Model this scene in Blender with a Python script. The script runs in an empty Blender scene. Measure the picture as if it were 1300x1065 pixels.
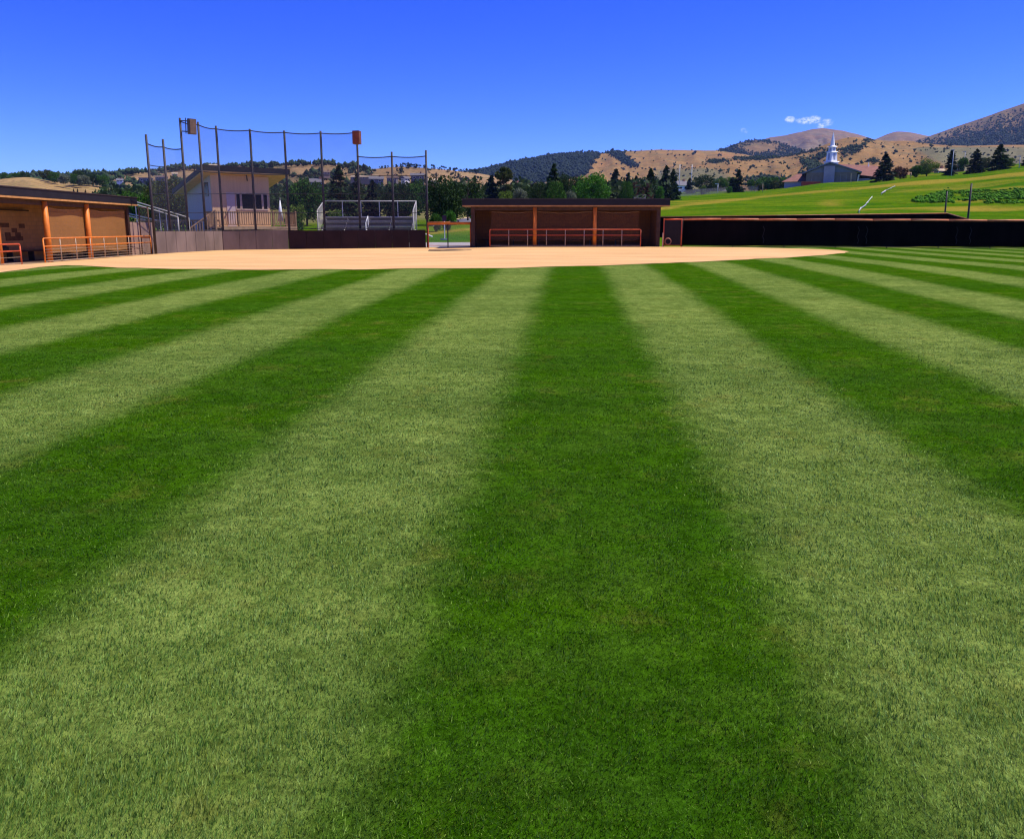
import bpy, math, random
import numpy as np
from mathutils import Vector, Matrix

# ------------------------------------------------------------------ camera model
F, PITCH, EYE = 1000.0, math.atan(0.194), 1.6
CP, SP = math.cos(PITCH), math.sin(PITCH)
rng = np.random.default_rng(7)
random.seed(7)
C = bpy.context.scene.collection
scn = bpy.context.scene
R = math.radians


def kof(row):
    v = 487.0 - np.asarray(row, float)
    return (-F * SP + v * CP) / (F * CP + v * SP)


def rowof(k):
    return 487.0 - F * (k * CP + SP) / (CP - k * SP)


def P(x, y, Y):
    v = 487.0 - y
    s = Y / (F * CP + v * SP)
    return Vector(((x - 650) * s, Y, EYE + s * (-F * SP + v * CP)))


def XA(x, Y, y=290):
    return P(x, y, Y).x


# ------------------------------------------------------------------ noise
def vnoise(x, y, seed=0):
    x = np.asarray(x, float); y = np.asarray(y, float)
    xi = np.floor(x); yi = np.floor(y); fx = x - xi; fy = y - yi
    fx = fx * fx * (3 - 2 * fx); fy = fy * fy * (3 - 2 * fy)

    def h(a, b):
        t = np.sin(a * 127.1 + b * 311.7 + seed * 74.7) * 43758.5453
        return t - np.floor(t)
    return (h(xi, yi) * (1 - fx) + h(xi + 1, yi) * fx) * (1 - fy) + (h(xi, yi + 1) * (1 - fx) + h(xi + 1, yi + 1) * fx) * fy


def fbm(x, y, seed=0, oct=4):
    t = 0; a = .5; n = 0
    for i in range(oct):
        t = t + a * vnoise(x * 2 ** i, y * 2 ** i, seed + i * 13); n += a; a *= .5
    return t / n


def sstep(a, b, x):
    t = np.clip((np.asarray(x, float) - a) / (b - a), 0, 1)
    return t * t * (3 - 2 * t)


# ------------------------------------------------------------------ ground height
FAR_D = np.array([50, 62, 80, 110, 150, 250, 330, 420.])
FAR_C = np.array([-400, 0, 300, 560, 800, 850, 950, 1060, 1200, 1300, 1600.])
FAR_ROW = np.array([
    [322, 308, 296, 286, 279, 268, 262, 262],
    [322, 308, 296, 286, 279, 266, 258, 258],
    [318, 306, 294, 283, 274, 262, 254, 252],
    [314, 305, 288, 276, 268, 258, 252, 250],
    [313, 303, 284, 271, 263, 254, 249, 248],
    [312.5, 302, 279, 268.5, 260, 250.5, 245.5, 248],
    [312.5, 301, 277, 265, 256, 245.5, 242, 246],
    [313, 301, 276, 263, 252, 233, 231.5, 240],
    [314, 301, 275, 260, 246, 221, 219, 230],
    [315, 302, 276, 256, 238, 210, 207, 220],
    [316, 302, 276, 252, 228, 195, 190, 200]])
FAR_K = kof(FAR_ROW)
XT = np.array([-60, -22, -20.5, -19, -17, -5, 0, 10, 31, 60.])
XTV = np.array([-.4, -.38, -.36, -.24, -.2, -.1, 0, 0, -.1, -.12])


def near_z(X, Y):
    b = np.interp(Y, [-30, 0, 20.5, 24.5, 48, 62], [-.63, 0, .432, .495, .64, .66])
    return b + np.interp(X, XT, XTV) * sstep(21, 33, Y)


def gz(X, Y):
    X = np.asarray(X, float); Y = np.asarray(Y, float)
    Yc = np.clip(Y, 50, 420)
    c = np.clip(650 + 1019 * X / Yc, -400, 1600)
    di = np.clip(np.searchsorted(FAR_D, Yc, side='right') - 1, 0, len(FAR_D) - 2)
    dt = (Yc - FAR_D[di]) / (FAR_D[di + 1] - FAR_D[di])
    ci = np.clip(np.searchsorted(FAR_C, c, side='right') - 1, 0, len(FAR_C) - 2)
    ct = (c - FAR_C[ci]) / (FAR_C[ci + 1] - FAR_C[ci]); ct = ct * ct * (3 - 2 * ct)
    z0 = FAR_K[ci, di] * FAR_D[di] * (1 - ct) + FAR_K[ci + 1, di] * FAR_D[di] * ct
    z1 = FAR_K[ci, di + 1] * FAR_D[di + 1] * (1 - ct) + FAR_K[ci + 1, di + 1] * FAR_D[di + 1] * ct
    zf = EYE + z0 * (1 - dt) + z1 * dt
    zf = zf + sstep(66, 110, Yc) * (fbm(X * .03, Yc * .03, 5) - .5) * 1.0
    w = sstep(49, 53, Y)
    return near_z(X, Y) * (1 - w) + zf * w


def G(x, row, lo=1.5, hi=400.):
    """the point of the ground seen at a place of the photograph"""
    Ys = np.concatenate([np.linspace(lo, 60, 1200), np.linspace(60, hi, 1500)])
    Ys = Ys[(Ys >= lo) & (Ys <= hi)]
    s = P(x, row, 1.0)
    z = gz(s.x * Ys, Ys)
    below = (EYE + (s.z - EYE) * Ys) < z
    i = int(np.argmax(below)) if below.any() else len(Ys) - 1
    Y = float(Ys[i])
    return Vector((s.x * Y, Y, float(z[i])))


def GP(x, Y, row=290):
    X = XA(x, Y, row)
    return Vector((X, Y, float(gz(X, Y))))


# ------------------------------------------------------------------ materials
MATS = {}


def new_mat(name):
    m = bpy.data.materials.new(name); m.use_nodes = True
    nt = m.node_tree; nt.nodes.clear()
    o = nt.nodes.new('ShaderNodeOutputMaterial')
    b = nt.nodes.new('ShaderNodeBsdfPrincipled')
    nt.links.new(b.outputs[0], o.inputs[0])
    return m, nt, b, o


def N(nt, t, **kw):
    n = nt.nodes.new('ShaderNode' + t)
    ins = kw.pop('ins', {})
    for k, v in kw.items():
        setattr(n, k, v)
    for k, v in ins.items():
        if isinstance(v, bpy.types.NodeSocket):
            nt.links.new(v, n.inputs[k])
        else:
            n.inputs[k].default_value = v
    return n


def math_(nt, op, a, b=None, c=None, clamp=False):
    ins = {0: a}
    if b is not None: ins[1] = b
    if c is not None: ins[2] = c
    return N(nt, 'Math', operation=op, use_clamp=clamp, ins=ins).outputs[0]


def mix(nt, f, a, b, mode='MIX'):
    n = N(nt, 'Mix', data_type='RGBA', blend_type=mode)
    for s, v in ((0, f), (6, a), (7, b)):
        if isinstance(v, bpy.types.NodeSocket): nt.links.new(v, n.inputs[s])
        else: n.inputs[s].default_value = (*v, 1) if isinstance(v, tuple) and len(v) == 3 else v
    return n.outputs[2]


def ss(nt, v, a, b, lo=0., hi=1.):
    return N(nt, 'MapRange', interpolation_type='SMOOTHSTEP', ins={0: v, 1: a, 2: b, 3: lo, 4: hi}).outputs[0]


def noise(nt, vec, scale, detail=3, rough=.55):
    return N(nt, 'TexNoise', ins={'Vector': vec, 'Scale': scale, 'Detail': detail, 'Roughness': rough}).outputs[0]


def stretch(nt, vec, s):
    return N(nt, 'VectorMath', operation='MULTIPLY', ins={0: vec, 1: s}).outputs[0]


def M(name, col, rough=.7, var=.2, scale=3., bump=0., metallic=0., spec=.3, st=(1, 1, 1), dirt=None):
    if name in MATS: return MATS[name]
    m, nt, b, o = new_mat(name)
    tc = N(nt, 'TexCoord').outputs['Object']
    v = stretch(nt, tc, st)
    n = noise(nt, v, scale, 4)
    lo = tuple(c * (1 - var) for c in col); hi = tuple(min(1, c * (1 + var)) for c in col)
    base = mix(nt, ss(nt, n, .3, .7), lo, hi)
    if dirt:
        base = mix(nt, ss(nt, noise(nt, v, scale * .37, 5), .52, .72, 0, .6), base, dirt)
    nt.links.new(base, b.inputs['Base Color'])
    b.inputs['Roughness'].default_value = rough; b.inputs['Metallic'].default_value = metallic
    b.inputs['Specular IOR Level'].default_value = spec
    if bump:
        bm = N(nt, 'Bump', ins={'Height': noise(nt, v, scale * 6, 3), 'Strength': bump, 'Distance': .02})
        nt.links.new(bm.outputs[0], b.inputs['Normal'])
    MATS[name] = m
    return m


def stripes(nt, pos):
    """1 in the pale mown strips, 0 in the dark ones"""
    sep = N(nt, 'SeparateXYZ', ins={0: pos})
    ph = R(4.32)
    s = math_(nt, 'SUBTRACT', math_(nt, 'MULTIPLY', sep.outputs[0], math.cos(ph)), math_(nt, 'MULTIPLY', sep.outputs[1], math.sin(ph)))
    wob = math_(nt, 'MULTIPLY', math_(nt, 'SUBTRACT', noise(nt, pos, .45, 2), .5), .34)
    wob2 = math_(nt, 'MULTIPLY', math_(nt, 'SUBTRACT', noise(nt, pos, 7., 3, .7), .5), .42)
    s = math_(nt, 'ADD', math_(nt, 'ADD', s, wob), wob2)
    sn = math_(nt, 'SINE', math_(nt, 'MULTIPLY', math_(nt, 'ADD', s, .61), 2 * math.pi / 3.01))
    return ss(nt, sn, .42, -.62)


DARK, LIGHT = (.028, .084, .0010), (.140, .196, .036)  # stripe tones: light off leaning blades put into base colour, blade pair too


def turf_mat(name, blade=False):
    m, nt, b, o = new_mat(name)
    pos = N(nt, 'NewGeometry').outputs['Position']
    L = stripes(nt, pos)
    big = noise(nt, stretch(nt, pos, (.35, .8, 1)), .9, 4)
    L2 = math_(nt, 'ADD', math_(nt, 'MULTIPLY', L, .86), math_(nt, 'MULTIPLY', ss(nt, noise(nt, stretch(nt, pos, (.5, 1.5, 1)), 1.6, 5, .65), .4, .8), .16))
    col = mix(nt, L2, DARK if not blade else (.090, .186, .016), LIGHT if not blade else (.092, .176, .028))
    # thin yellowed patches, worn into the turf
    col = mix(nt, ss(nt, noise(nt, pos, 1.9, 6, .75), .52, .78, 0, .6), col, (.15, .14, .024))
    col = mix(nt, ss(nt, big, .35, .7, .0, .35), col, (.02, .07, .006))
    if blade:
        rn = N(nt, 'Attribute', attribute_name='rnd').outputs['Fac']
        col = mix(nt, 1.0, col, N(nt, 'ValToRGB', ins={0: rn}).outputs[0], 'MULTIPLY')
        ramp = [n for n in nt.nodes if n.type == 'VALTORGB'][0].color_ramp
        ramp.elements[0].color = (.05, .10, .06, 1); ramp.elements[1].color = (2.3, 1.5, .9, 1)
        e = ramp.elements.new(.45); e.color = (.55, .80, .55, 1); e = ramp.elements.new(.74); e.color = (2.1, 1.95, 2.0, 1)
        e = ramp.elements.new(.90); e.color = (4.0, 3.0, 5.0, 1)
        b.inputs['Roughness'].default_value = .5
        b.inputs['Specular IOR Level'].default_value = .10
        tr = N(nt, 'BsdfTranslucent', ins={'Color': col})
        mx = N(nt, 'MixShader', ins={0: .25, 1: b.outputs[0], 2: tr.outputs[0]})
        nt.links.new(mx.outputs[0], o.inputs[0])
    else:
        fine = noise(nt, pos, 55., 4, .8)
        mid = noise(nt, pos, 13., 4, .75)
        f = math_(nt, 'ADD', math_(nt, 'MULTIPLY', fine, .6), math_(nt, 'MULTIPLY', mid, .4))
        col = mix(nt, 1.0, col, mix(nt, ss(nt, f, .36, .66), (.45, .5, .42), (1.5, 1.45, 1.5)), 'MULTIPLY')
        cross = math_(nt, 'ADD', math_(nt, 'MULTIPLY', noise(nt, pos, 4.5, 3, .7), .6), math_(nt, 'MULTIPLY', noise(nt, stretch(nt, pos, (.3, 1, 1)), 2.2, 4, .7), .4))
        col = mix(nt, 1.0, col, mix(nt, ss(nt, cross, .34, .66), (.70, .74, .60), (1.30, 1.22, 1.35)), 'MULTIPLY')
        b.inputs['Roughness'].default_value = .75
        b.inputs['Specular IOR Level'].default_value = .0
        bm = N(nt, 'Bump', ins={'Height': f, 'Strength': .7, 'Distance': .03})
        nt.links.new(bm.outputs[0], b.inputs['Normal'])
    nt.links.new(col, b.inputs['Base Color'])
    nt.links.new(math_(nt, 'MULTIPLY', L, .02), b.inputs['Sheen Weight'])
    b.inputs['Sheen Roughness'].default_value = .55
    b.inputs['Sheen Tint'].default_value = (1, 1, .6, 1)
    return m


def leaf_mat(name, col, var=.5, tint=None):
    if name in MATS: return MATS[name]
    m, nt, b, o = new_mat(name)
    ri = N(nt, 'NewGeometry').outputs['Random Per Island']
    tc = N(nt, 'TexCoord').outputs['Object']
    lo = tuple(c * (1 - var) for c in col); hi = tuple(c * (1 + var) for c in col)
    base = mix(nt, ri, lo, hi)
    base = mix(nt, ss(nt, noise(nt, tc, 6., 3), .42, .7, 0, .7), base, tint or tuple(c * 1.7 for c in col))
    nt.links.new(base, b.inputs['Base Color'])
    b.inputs['Roughness'].default_value = .6; b.inputs['Specular IOR Level'].default_value = .06
    tr = N(nt, 'BsdfTranslucent', ins={'Color': base})
    mx = N(nt, 'MixShader', ins={0: .25, 1: b.outputs[0], 2: tr.outputs[0]})
    nt.links.new(mx.outputs[0], o.inputs[0])
    MATS[name] = m
    return m


def mesh_mat(name, col, cover):
    """netting seen from far off: an even share of thread and of holes"""
    if name in MATS: return MATS[name]
    m, nt, b, o = new_mat(name)
    b.inputs['Base Color'].default_value = (*col, 1); b.inputs['Roughness'].default_value = .8
    tc = N(nt, 'TexCoord').outputs['Object']
    f = ss(nt, noise(nt, stretch(nt, tc, (.6, .6, 1)), .9, 3), .3, .7, cover * .92, min(1, cover * 1.08))
    t = N(nt, 'BsdfTransparent')
    mx = N(nt, 'MixShader', ins={0: f, 1: t.outputs[0], 2: b.outputs[0]})
    nt.links.new(mx.outputs[0], o.inputs[0])
    MATS[name] = m
    return m


def block_mat(name, col, col2, mortar):
    if name in MATS: return MATS[name]
    m, nt, b, o = new_mat(name)
    tc = N(nt, 'TexCoord').outputs['Object']
    s = N(nt, 'SeparateXYZ', ins={0: tc})
    u = math_(nt, 'ADD', s.outputs[0], s.outputs[1])
    v = N(nt, 'CombineXYZ', ins={0: u, 1: s.outputs[2], 2: 0.})
    br = N(nt, 'TexBrick', ins={'Vector': v.outputs[0], 'Color1': (*col, 1), 'Color2': (*col2, 1), 'Mortar': (*mortar, 1), 'Scale': 1.,
                                'Mortar Size': .012, 'Brick Width': .4, 'Row Height': .2, 'Bias': -.3})
    base = mix(nt, ss(nt, noise(nt, tc, 2.5, 5), .35, .75, 0, .5), br.outputs[0], tuple(c * .6 for c in col))
    nt.links.new(base, b.inputs['Base Color']); b.inputs['Roughness'].default_value = .85
    bm = N(nt, 'Bump', ins={'Height': br.outputs[1], 'Strength': .5, 'Distance': -.01})
    nt.links.new(bm.outputs[0], b.inputs['Normal'])
    MATS[name] = m
    return m


# ------------------------------------------------------------------ mesh builder
class MB:
    def __init__(self):
        self.v = []; self.f = []

    def add(self, vs, fs):
        o = len(self.v)
        self.v += [tuple(map(float, p)) for p in vs]
        self.f += [tuple(i + o for i in q) for q in fs]
        return self

    def box(self, x0, x1, y0, y1, z0, z1):
        v = [(x, y, z) for z in (z0, z1) for y in (y0, y1) for x in (x0, x1)]
        return self.add(v, [(0, 2, 3, 1), (4, 5, 7, 6), (0, 1, 5, 4), (2, 6, 7, 3), (0, 4, 6, 2), (1, 3, 7, 5)])

    def bar(self, p, q, r, n=8, r2=None):
        p = Vector(p); q = Vector(q); d = (q - p).normalized()
        a = d.orthogonal().normalized(); b = d.cross(a)
        r2 = r if r2 is None else r2
        vs = [p + (a * math.cos(t) + b * math.sin(t)) * r for t in [2 * math.pi * i / n for i in range(n)]]
        vs += [q + (a * math.cos(t) + b * math.sin(t)) * r2 for t in [2 * math.pi * i / n for i in range(n)]]
        fs = [(i, (i + 1) % n, n + (i + 1) % n, n + i) for i in range(n)] + [tuple(range(n - 1, -1, -1)), tuple(range(n, 2 * n))]
        return self.add(vs, fs)

    def plank(self, p, q, w, h, up=(0, 0, 1)):
        p = Vector(p); q = Vector(q); d = (q - p).normalized()
        s = d.cross(Vector(up)).normalized() * w / 2; u = s.cross(d).normalized() * h / 2
        vs = [c + a + b for c in (p, q) for a, b in ((-s, -u), (s, -u), (s, u), (-s, u))]
        return self.add(vs, [(0, 1, 2, 3), (7, 6, 5, 4), (0, 4, 5, 1), (1, 5, 6, 2), (2, 6, 7, 3), (3, 7, 4, 0)])

    def path(self, pts, r, n=6):
        for a, b in zip(pts[:-1], pts[1:]): self.bar(a, b, r, n)
        return self

    def quad(self, *p):
        return self.add(p, [tuple(range(len(p)))])

    def prism(self, poly, a, b):
        """poly of points on one side (list), extruded by vector b-a"""
        n = len(poly); d = Vector(b) - Vector(a)
        vs = [Vector(p) for p in poly] + [Vector(p) + d for p in poly]
        return self.add(vs, [tuple(range(n - 1, -1, -1)), tuple(range(n, 2 * n))] + [(i, (i + 1) % n, n + (i + 1) % n, n + i) for i in range(n)])

    def build(self, name, mat, parent=None, smooth=False, bevel=0):
        me = bpy.data.meshes.new(name)
        me.from_pydata(self.v, [], self.f)
        me.materials.append(mat)
        import bmesh
        bm = bmesh.new(); bm.from_mesh(me)
        bmesh.ops.recalc_face_normals(bm, faces=bm.faces)
        if bevel:
            bmesh.ops.bevel(bm, geom=[e for e in bm.edges if e.calc_face_angle(0) > .5], offset=bevel, segments=2, affect='EDGES', clamp_overlap=True)
        bm.to_mesh(me); bm.free()
        if smooth: me.polygons.foreach_set('use_smooth', [True] * len(me.polygons))
        return link(name, me, parent)


def link(name, me, parent=None):
    ob = bpy.data.objects.new(name, me); C.objects.link(ob)
    if parent is not None: ob.parent = parent
    return ob


def np_mesh(name, v, f, mats, smooth=False, attrs=None):
    """v (n,3), f (m,k) all faces the same size"""
    me = bpy.data.meshes.new(name)
    v = np.ascontiguousarray(v, np.float32); f = np.ascontiguousarray(f, np.int32)
    k = f.shape[1]
    me.vertices.add(len(v)); me.vertices.foreach_set('co', v.ravel())
    me.loops.add(f.size); me.loops.foreach_set('vertex_index', f.ravel())
    me.polygons.add(len(f)); me.polygons.foreach_set('loop_start', np.arange(0, f.size, k, dtype=np.int32))
    for m in (mats if isinstance(mats, (list, tuple)) else [mats]): me.materials.append(m)
    for an, av in (attrs or {}).items():
        a = me.attributes.new(an, 'FLOAT', 'POINT'); a.data.foreach_set('value', np.asarray(av, np.float32).ravel())
    me.update(calc_edges=True)
    if smooth: me.polygons.foreach_set('use_smooth', np.ones(len(f), bool))
    return me


def tag(o, label, cat=None, group=None, kind=None):
    o['label'] = label
    if cat: o['category'] = cat
    if group: o['group'] = group
    if kind: o['kind'] = kind
    return o


def thing(name, loc, label, cat, group=None, rz=0., scale=None):
    o = bpy.data.objects.new(name, None); C.objects.link(o)
    o.empty_display_size = .3
    o.location = loc; o.rotation_euler = (0, 0, rz)
    if scale is not None: o.scale = scale if hasattr(scale, '__len__') else (scale,) * 3
    return tag(o, label, cat, group)


# ------------------------------------------------------------------ shared materials
ORANGE = M('orange_paint', (.62, .17, .018), .5, .15, 4., .1, dirt=(.45, .13, .03))
ORANGE_RED = M('red_orange_paint', (.48, .075, .02), .5, .2, 4., .1)
FASCIA = M('dark_fascia_metal', (.008, .006, .007), .6, .3, 2.)
TRIM = M('tan_trim_board', (.42, .20, .06), .7, .2, 3., .2)
SOFFIT = M('soffit_wood', (.42, .24, .12), .8, .2, 3.)
BLOCK = block_mat('tan_block', (.46, .25, .085), (.38, .19, .06), (.3, .18, .08))
BLOCK_DK = M('brown_block', (.12, .055, .025), .85, .25, 5.)
DARKWOOD = M('dark_stained_wood', (.05, .022, .010), .7, .3, 4., .1)
STEEL = M('weathered_pole_steel', (.032, .026, .026), .6, .35, 3., 0, .0)
RAILGREY = M('galvanised_rail', (.33, .24, .16), .5, .2, 6., 0, .1)
ALU = M('bleacher_aluminium', (.48, .44, .39), .5, .12, 3., 0, .0)
CABLE = M('cable_black', (.015, .015, .02), .6)
NET_SCREEN = mesh_mat('dugout_screen', (.36, .155, .035), .55)
NET_SHADE = mesh_mat('dugout_screen_shaded', (.13, .042, .009), .35)  # darker copy of the dugout screen, shade put into its colour
NET = mesh_mat('backstop_netting', (.025, .025, .045), .27)
WIRE = mesh_mat('wire_mesh', (.25, .25, .25), .22)
PANEL = M('grey_brown_panel', (.15, .108, .088), .8, .22, 1.2, .1, st=(1, 1, .4), dirt=(.11, .08, .065))
PANEL_SHADE = M('shaded_brown_panel', (.022, .010, .009), .9, .25, 1.2, .1)  # darker copy of the panel, unlit frontal side put into the colour
SCREEN = M('black_windscreen', (.0045, .003, .003), .95, .5, 1.5, .1, spec=0., st=(1, 1, .3))
WHITE = M('white_paint', (.8, .8, .78), .5, .06, 3.)
GLASS = M('dark_window_glass', (.010, .010, .008), .25, .2, 2., spec=.12)
DECK = M('deck_wood', (.33, .185, .095), .8, .25, 4., .2)

# ------------------------------------------------------------------ ground
def ground():
    Y = np.concatenate([np.arange(-14, 20, 1.), np.arange(20, 27, .5), np.arange(27, 48.6, 1.), [49, 50, 51, 52, 53], np.arange(55, 84, 2.), np.arange(84, 425, 5.), [450, 600, 1000, 3000, 9000.]])
    u = np.linspace(-1.05, 1.05, 181)
    YY, UU = np.meshgrid(Y, u, indexing='ij')
    XX = UU * (np.maximum(YY, 0) + 26)
    ZZ = gz(XX, YY)
    ZZ = np.where(YY > 430, np.minimum(ZZ, 6), ZZ)
    v = np.stack([XX, YY, ZZ], -1).reshape(-1, 3)
    n, m = YY.shape
    i = np.arange((n - 1) * m).reshape(n - 1, m)[:, :-1]
    f = np.stack([i, i + 1, i + m + 1, i + m], -1).reshape(-1, 4)
    col = 650 + 1019 * XX / np.maximum(YY, 1)
    row = rowof((ZZ - EYE) / np.maximum(YY, 1))
    town = sstep(835, 760, col) * sstep(75, 120, YY)
    # dry straw bands and patches on the green slope
    band = np.exp(-((row - (263 - (col - 850) * .11)) / 2.2) ** 2) * sstep(1150, 880, col)
    band2 = np.exp(-((row - (232 - (col - 1060) * .085 + 10)) / 2.6) ** 2) * sstep(960, 1080, col)
    patch = np.exp(-((col - 1052) / 22) ** 2 - ((row - 258) / 4) ** 2) * .8 + np.exp(-((col - 1250) / 60) ** 2 - ((row - 267) / 3.) ** 2) * .8
    brk = .35 + 1.1 * fbm(XX * .05, YY * .09, 33)
    dry = np.clip(band * .8 * brk + band2 * .75 * brk + patch * brk + .55 * sstep(.5, .8, fbm(XX * .03, YY * .1, 3)), 0, 1)
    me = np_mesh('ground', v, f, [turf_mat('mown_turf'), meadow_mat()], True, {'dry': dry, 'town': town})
    yc = YY[:-1, :-1].reshape(-1)
    me.polygons.foreach_set('material_index', (yc > 48.4).astype(np.int32))
    o = link('ground', me)
    tag(o, 'striped mown outfield grass running on into green slopes behind', kind='structure')


def meadow_mat():
    m, nt, b, o = new_mat('slope_grass')
    pos = N(nt, 'NewGeometry').outputs['Position']
    dry = N(nt, 'Attribute', attribute_name='dry').outputs['Fac']
    town = N(nt, 'Attribute', attribute_name='town').outputs['Fac']
    n1 = noise(nt, stretch(nt, pos, (.3, .6, 1)), .22, 5, .65)
    n2 = noise(nt, pos, 1.6, 4, .7)
    col = mix(nt, ss(nt, n1, .35, .65), (.032, .102, .003), (.088, .138, .005))
    col = mix(nt, math_(nt, 'MULTIPLY', ss(nt, math_(nt, 'ADD', dry, math_(nt, 'MULTIPLY', n1, .5)), .45, 1.0), .85), col, (.235, .18, .025))
    col = mix(nt, ss(nt, math_(nt, 'ADD', town, math_(nt, 'MULTIPLY', math_(nt, 'SUBTRACT', n1, .5), 1.2)), .5, .9, 0, .8), col, (.20, .17, .07))
    col = mix(nt, 1.0, col, mix(nt, ss(nt, n2, .3, .7), (.7, .7, .7), (1.25, 1.25, 1.25)), 'MULTIPLY')
    nt.links.new(col, b.inputs['Base Color'])
    b.inputs['Roughness'].default_value = .8; b.inputs['Specular IOR Level'].default_value = .0
    bm = N(nt, 'Bump', ins={'Height': n2, 'Strength': .5, 'Distance': .15})
    nt.links.new(bm.outputs[0], b.inputs['Normal'])
    return m


ground()


def sheet(name, pts, mat, dz, label, sub=60):
    """a thin sheet over the ground: outline of (X, Y) points, draped"""
    import bmesh
    pts = [Vector((p[0], p[1], 0)) for p in pts]
    bm = bmesh.new()
    bm.faces.new([bm.verts.new(p) for p in pts])
    bmesh.ops.triangulate(bm, faces=bm.faces)
    ys = [p.y for p in pts]; xs = [p.x for p in pts]
    for k in range(1, sub):
        for co, no in (((0, min(ys) + (max(ys) - min(ys)) * k / sub, 0), (0, 1, 0)), ((min(xs) + (max(xs) - min(xs)) * k / sub, 0, 0), (1, 0, 0))):
            bmesh.ops.bisect_plane(bm, geom=bm.verts[:] + bm.edges[:] + bm.faces[:], plane_co=co, plane_no=no)
    for v in bm.verts: v.co.z = float(gz(v.co.x, v.co.y)) + dz
    me = bpy.data.meshes.new(name); bm.to_mesh(me); bm.free()
    me.materials.append(mat)
    me.polygons.foreach_set('use_smooth', [True] * len(me.polygons))
    return tag(link(name, me), label, kind='structure')


# infield dirt
DIRT_EDGE = [(-60, 356), (0, 346.5), (30, 342.3), (62, 338.6), (86, 337.2), (106, 338.2), (150, 340.4), (220, 342), (300, 342.8), (400, 342.6), (500, 341.8), (600, 341),
             (680, 340), (760, 337.8), (860, 334.2), (950, 330), (1010, 326.8), (1050, 323.8), (1070, 321.6), (1076, 319.8), (1068, 318.2), (1040, 316.8), (1000, 315.7), (940, 314.4)]
dp = []
for x, y in DIRT_EDGE:
    g = G(x, y); dp.append((g.x, min(g.y, 47.6)))
# smooth the outline
dense = []
for a, b in zip(dp[:-1], dp[1:]):
    for t in np.linspace(0, 1, 7)[:-1]:
        p = Vector(a).lerp(Vector(b), t)
        w = (fbm(p.x * .9, p.y * .9, 3, 3) - .5) * .9 * min(1, max(0, (p.y - 20) * 0 + 1))
        dense.append((p.x, p.y + w))
dense.append(dp[-1])
dense += [(10.5, 47.75), (10.3, 47.9), (-2.6, 47.9), (-2.7, 50.3), (-14, 50.3), (-18, 49.2), (-19.8, 45), (-20.6, 44), (-20.6, 31), (-20.6, 26)]
m, nt, b, o = new_mat('infield_clay')
pos = N(nt, 'NewGeometry').outputs['Position']
col = mix(nt, ss(nt, noise(nt, stretch(nt, pos, (.25, 1, 1)), 1.1, 5, .6), .3, .7), (.53, .305, .120), (.66, .41, .175))
col = mix(nt, ss(nt, noise(nt, stretch(nt, pos, (.3, 1.2, 1)), .35, 4), .5, .75, 0, .45), col, (.50, .27, .10))
grain = noise(nt, pos, 38., 4, .8)
col = mix(nt, 1.0, col, mix(nt, ss(nt, grain, .3, .7), (.86, .86, .86), (1.1, 1.1, 1.1)), 'MULTIPLY')
nt.links.new(col, b.inputs['Base Color']); b.inputs['Roughness'].default_value = .9; b.inputs['Specular IOR Level'].default_value = .1
bm_ = N(nt, 'Bump', ins={'Height': noise(nt, pos, 14., 4, .7), 'Strength': .35, 'Distance': .02}); nt.links.new(bm_.outputs[0], b.inputs['Normal'])
sheet('infield_dirt', dense, m, .012, 'pale peach infield dirt between the grass and the dugouts', 40)

CONC = M('grey_concrete', (.36, .32, .30), .85, .15, 1.2, .1)
sheet('path', [(XA(520, 50.6), 50.6), (XA(600, 50.6), 50.6), (XA(606, 57), 57), (XA(500, 57), 57)], CONC, .02, 'grey concrete path behind the orange gate', 10)
ASPH = M('road_grey', (.16, .155, .165), .85, .2, .5, .1)
rd = [G(x, y, 60) for x, y in ((548, 285), (600, 277), (680, 272), (680, 276.5), (600, 283), (548, 288))]
sheet('road', [(p.x, p.y) for p in rd], ASPH, .05, 'grey road climbing away behind the gate', 14)
rd = [G(x, y, 60) for x, y in ((548, 283.4), (600, 274.8), (680, 269.5), (680, 271.2), (600, 276.6), (548, 284.8))]
sheet('verge', [(p.x, p.y) for p in rd], M('tan_verge', (.5, .36, .19), .9, .2, .6), .06, 'pale tan verge along the far edge of the road', 14)

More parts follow.
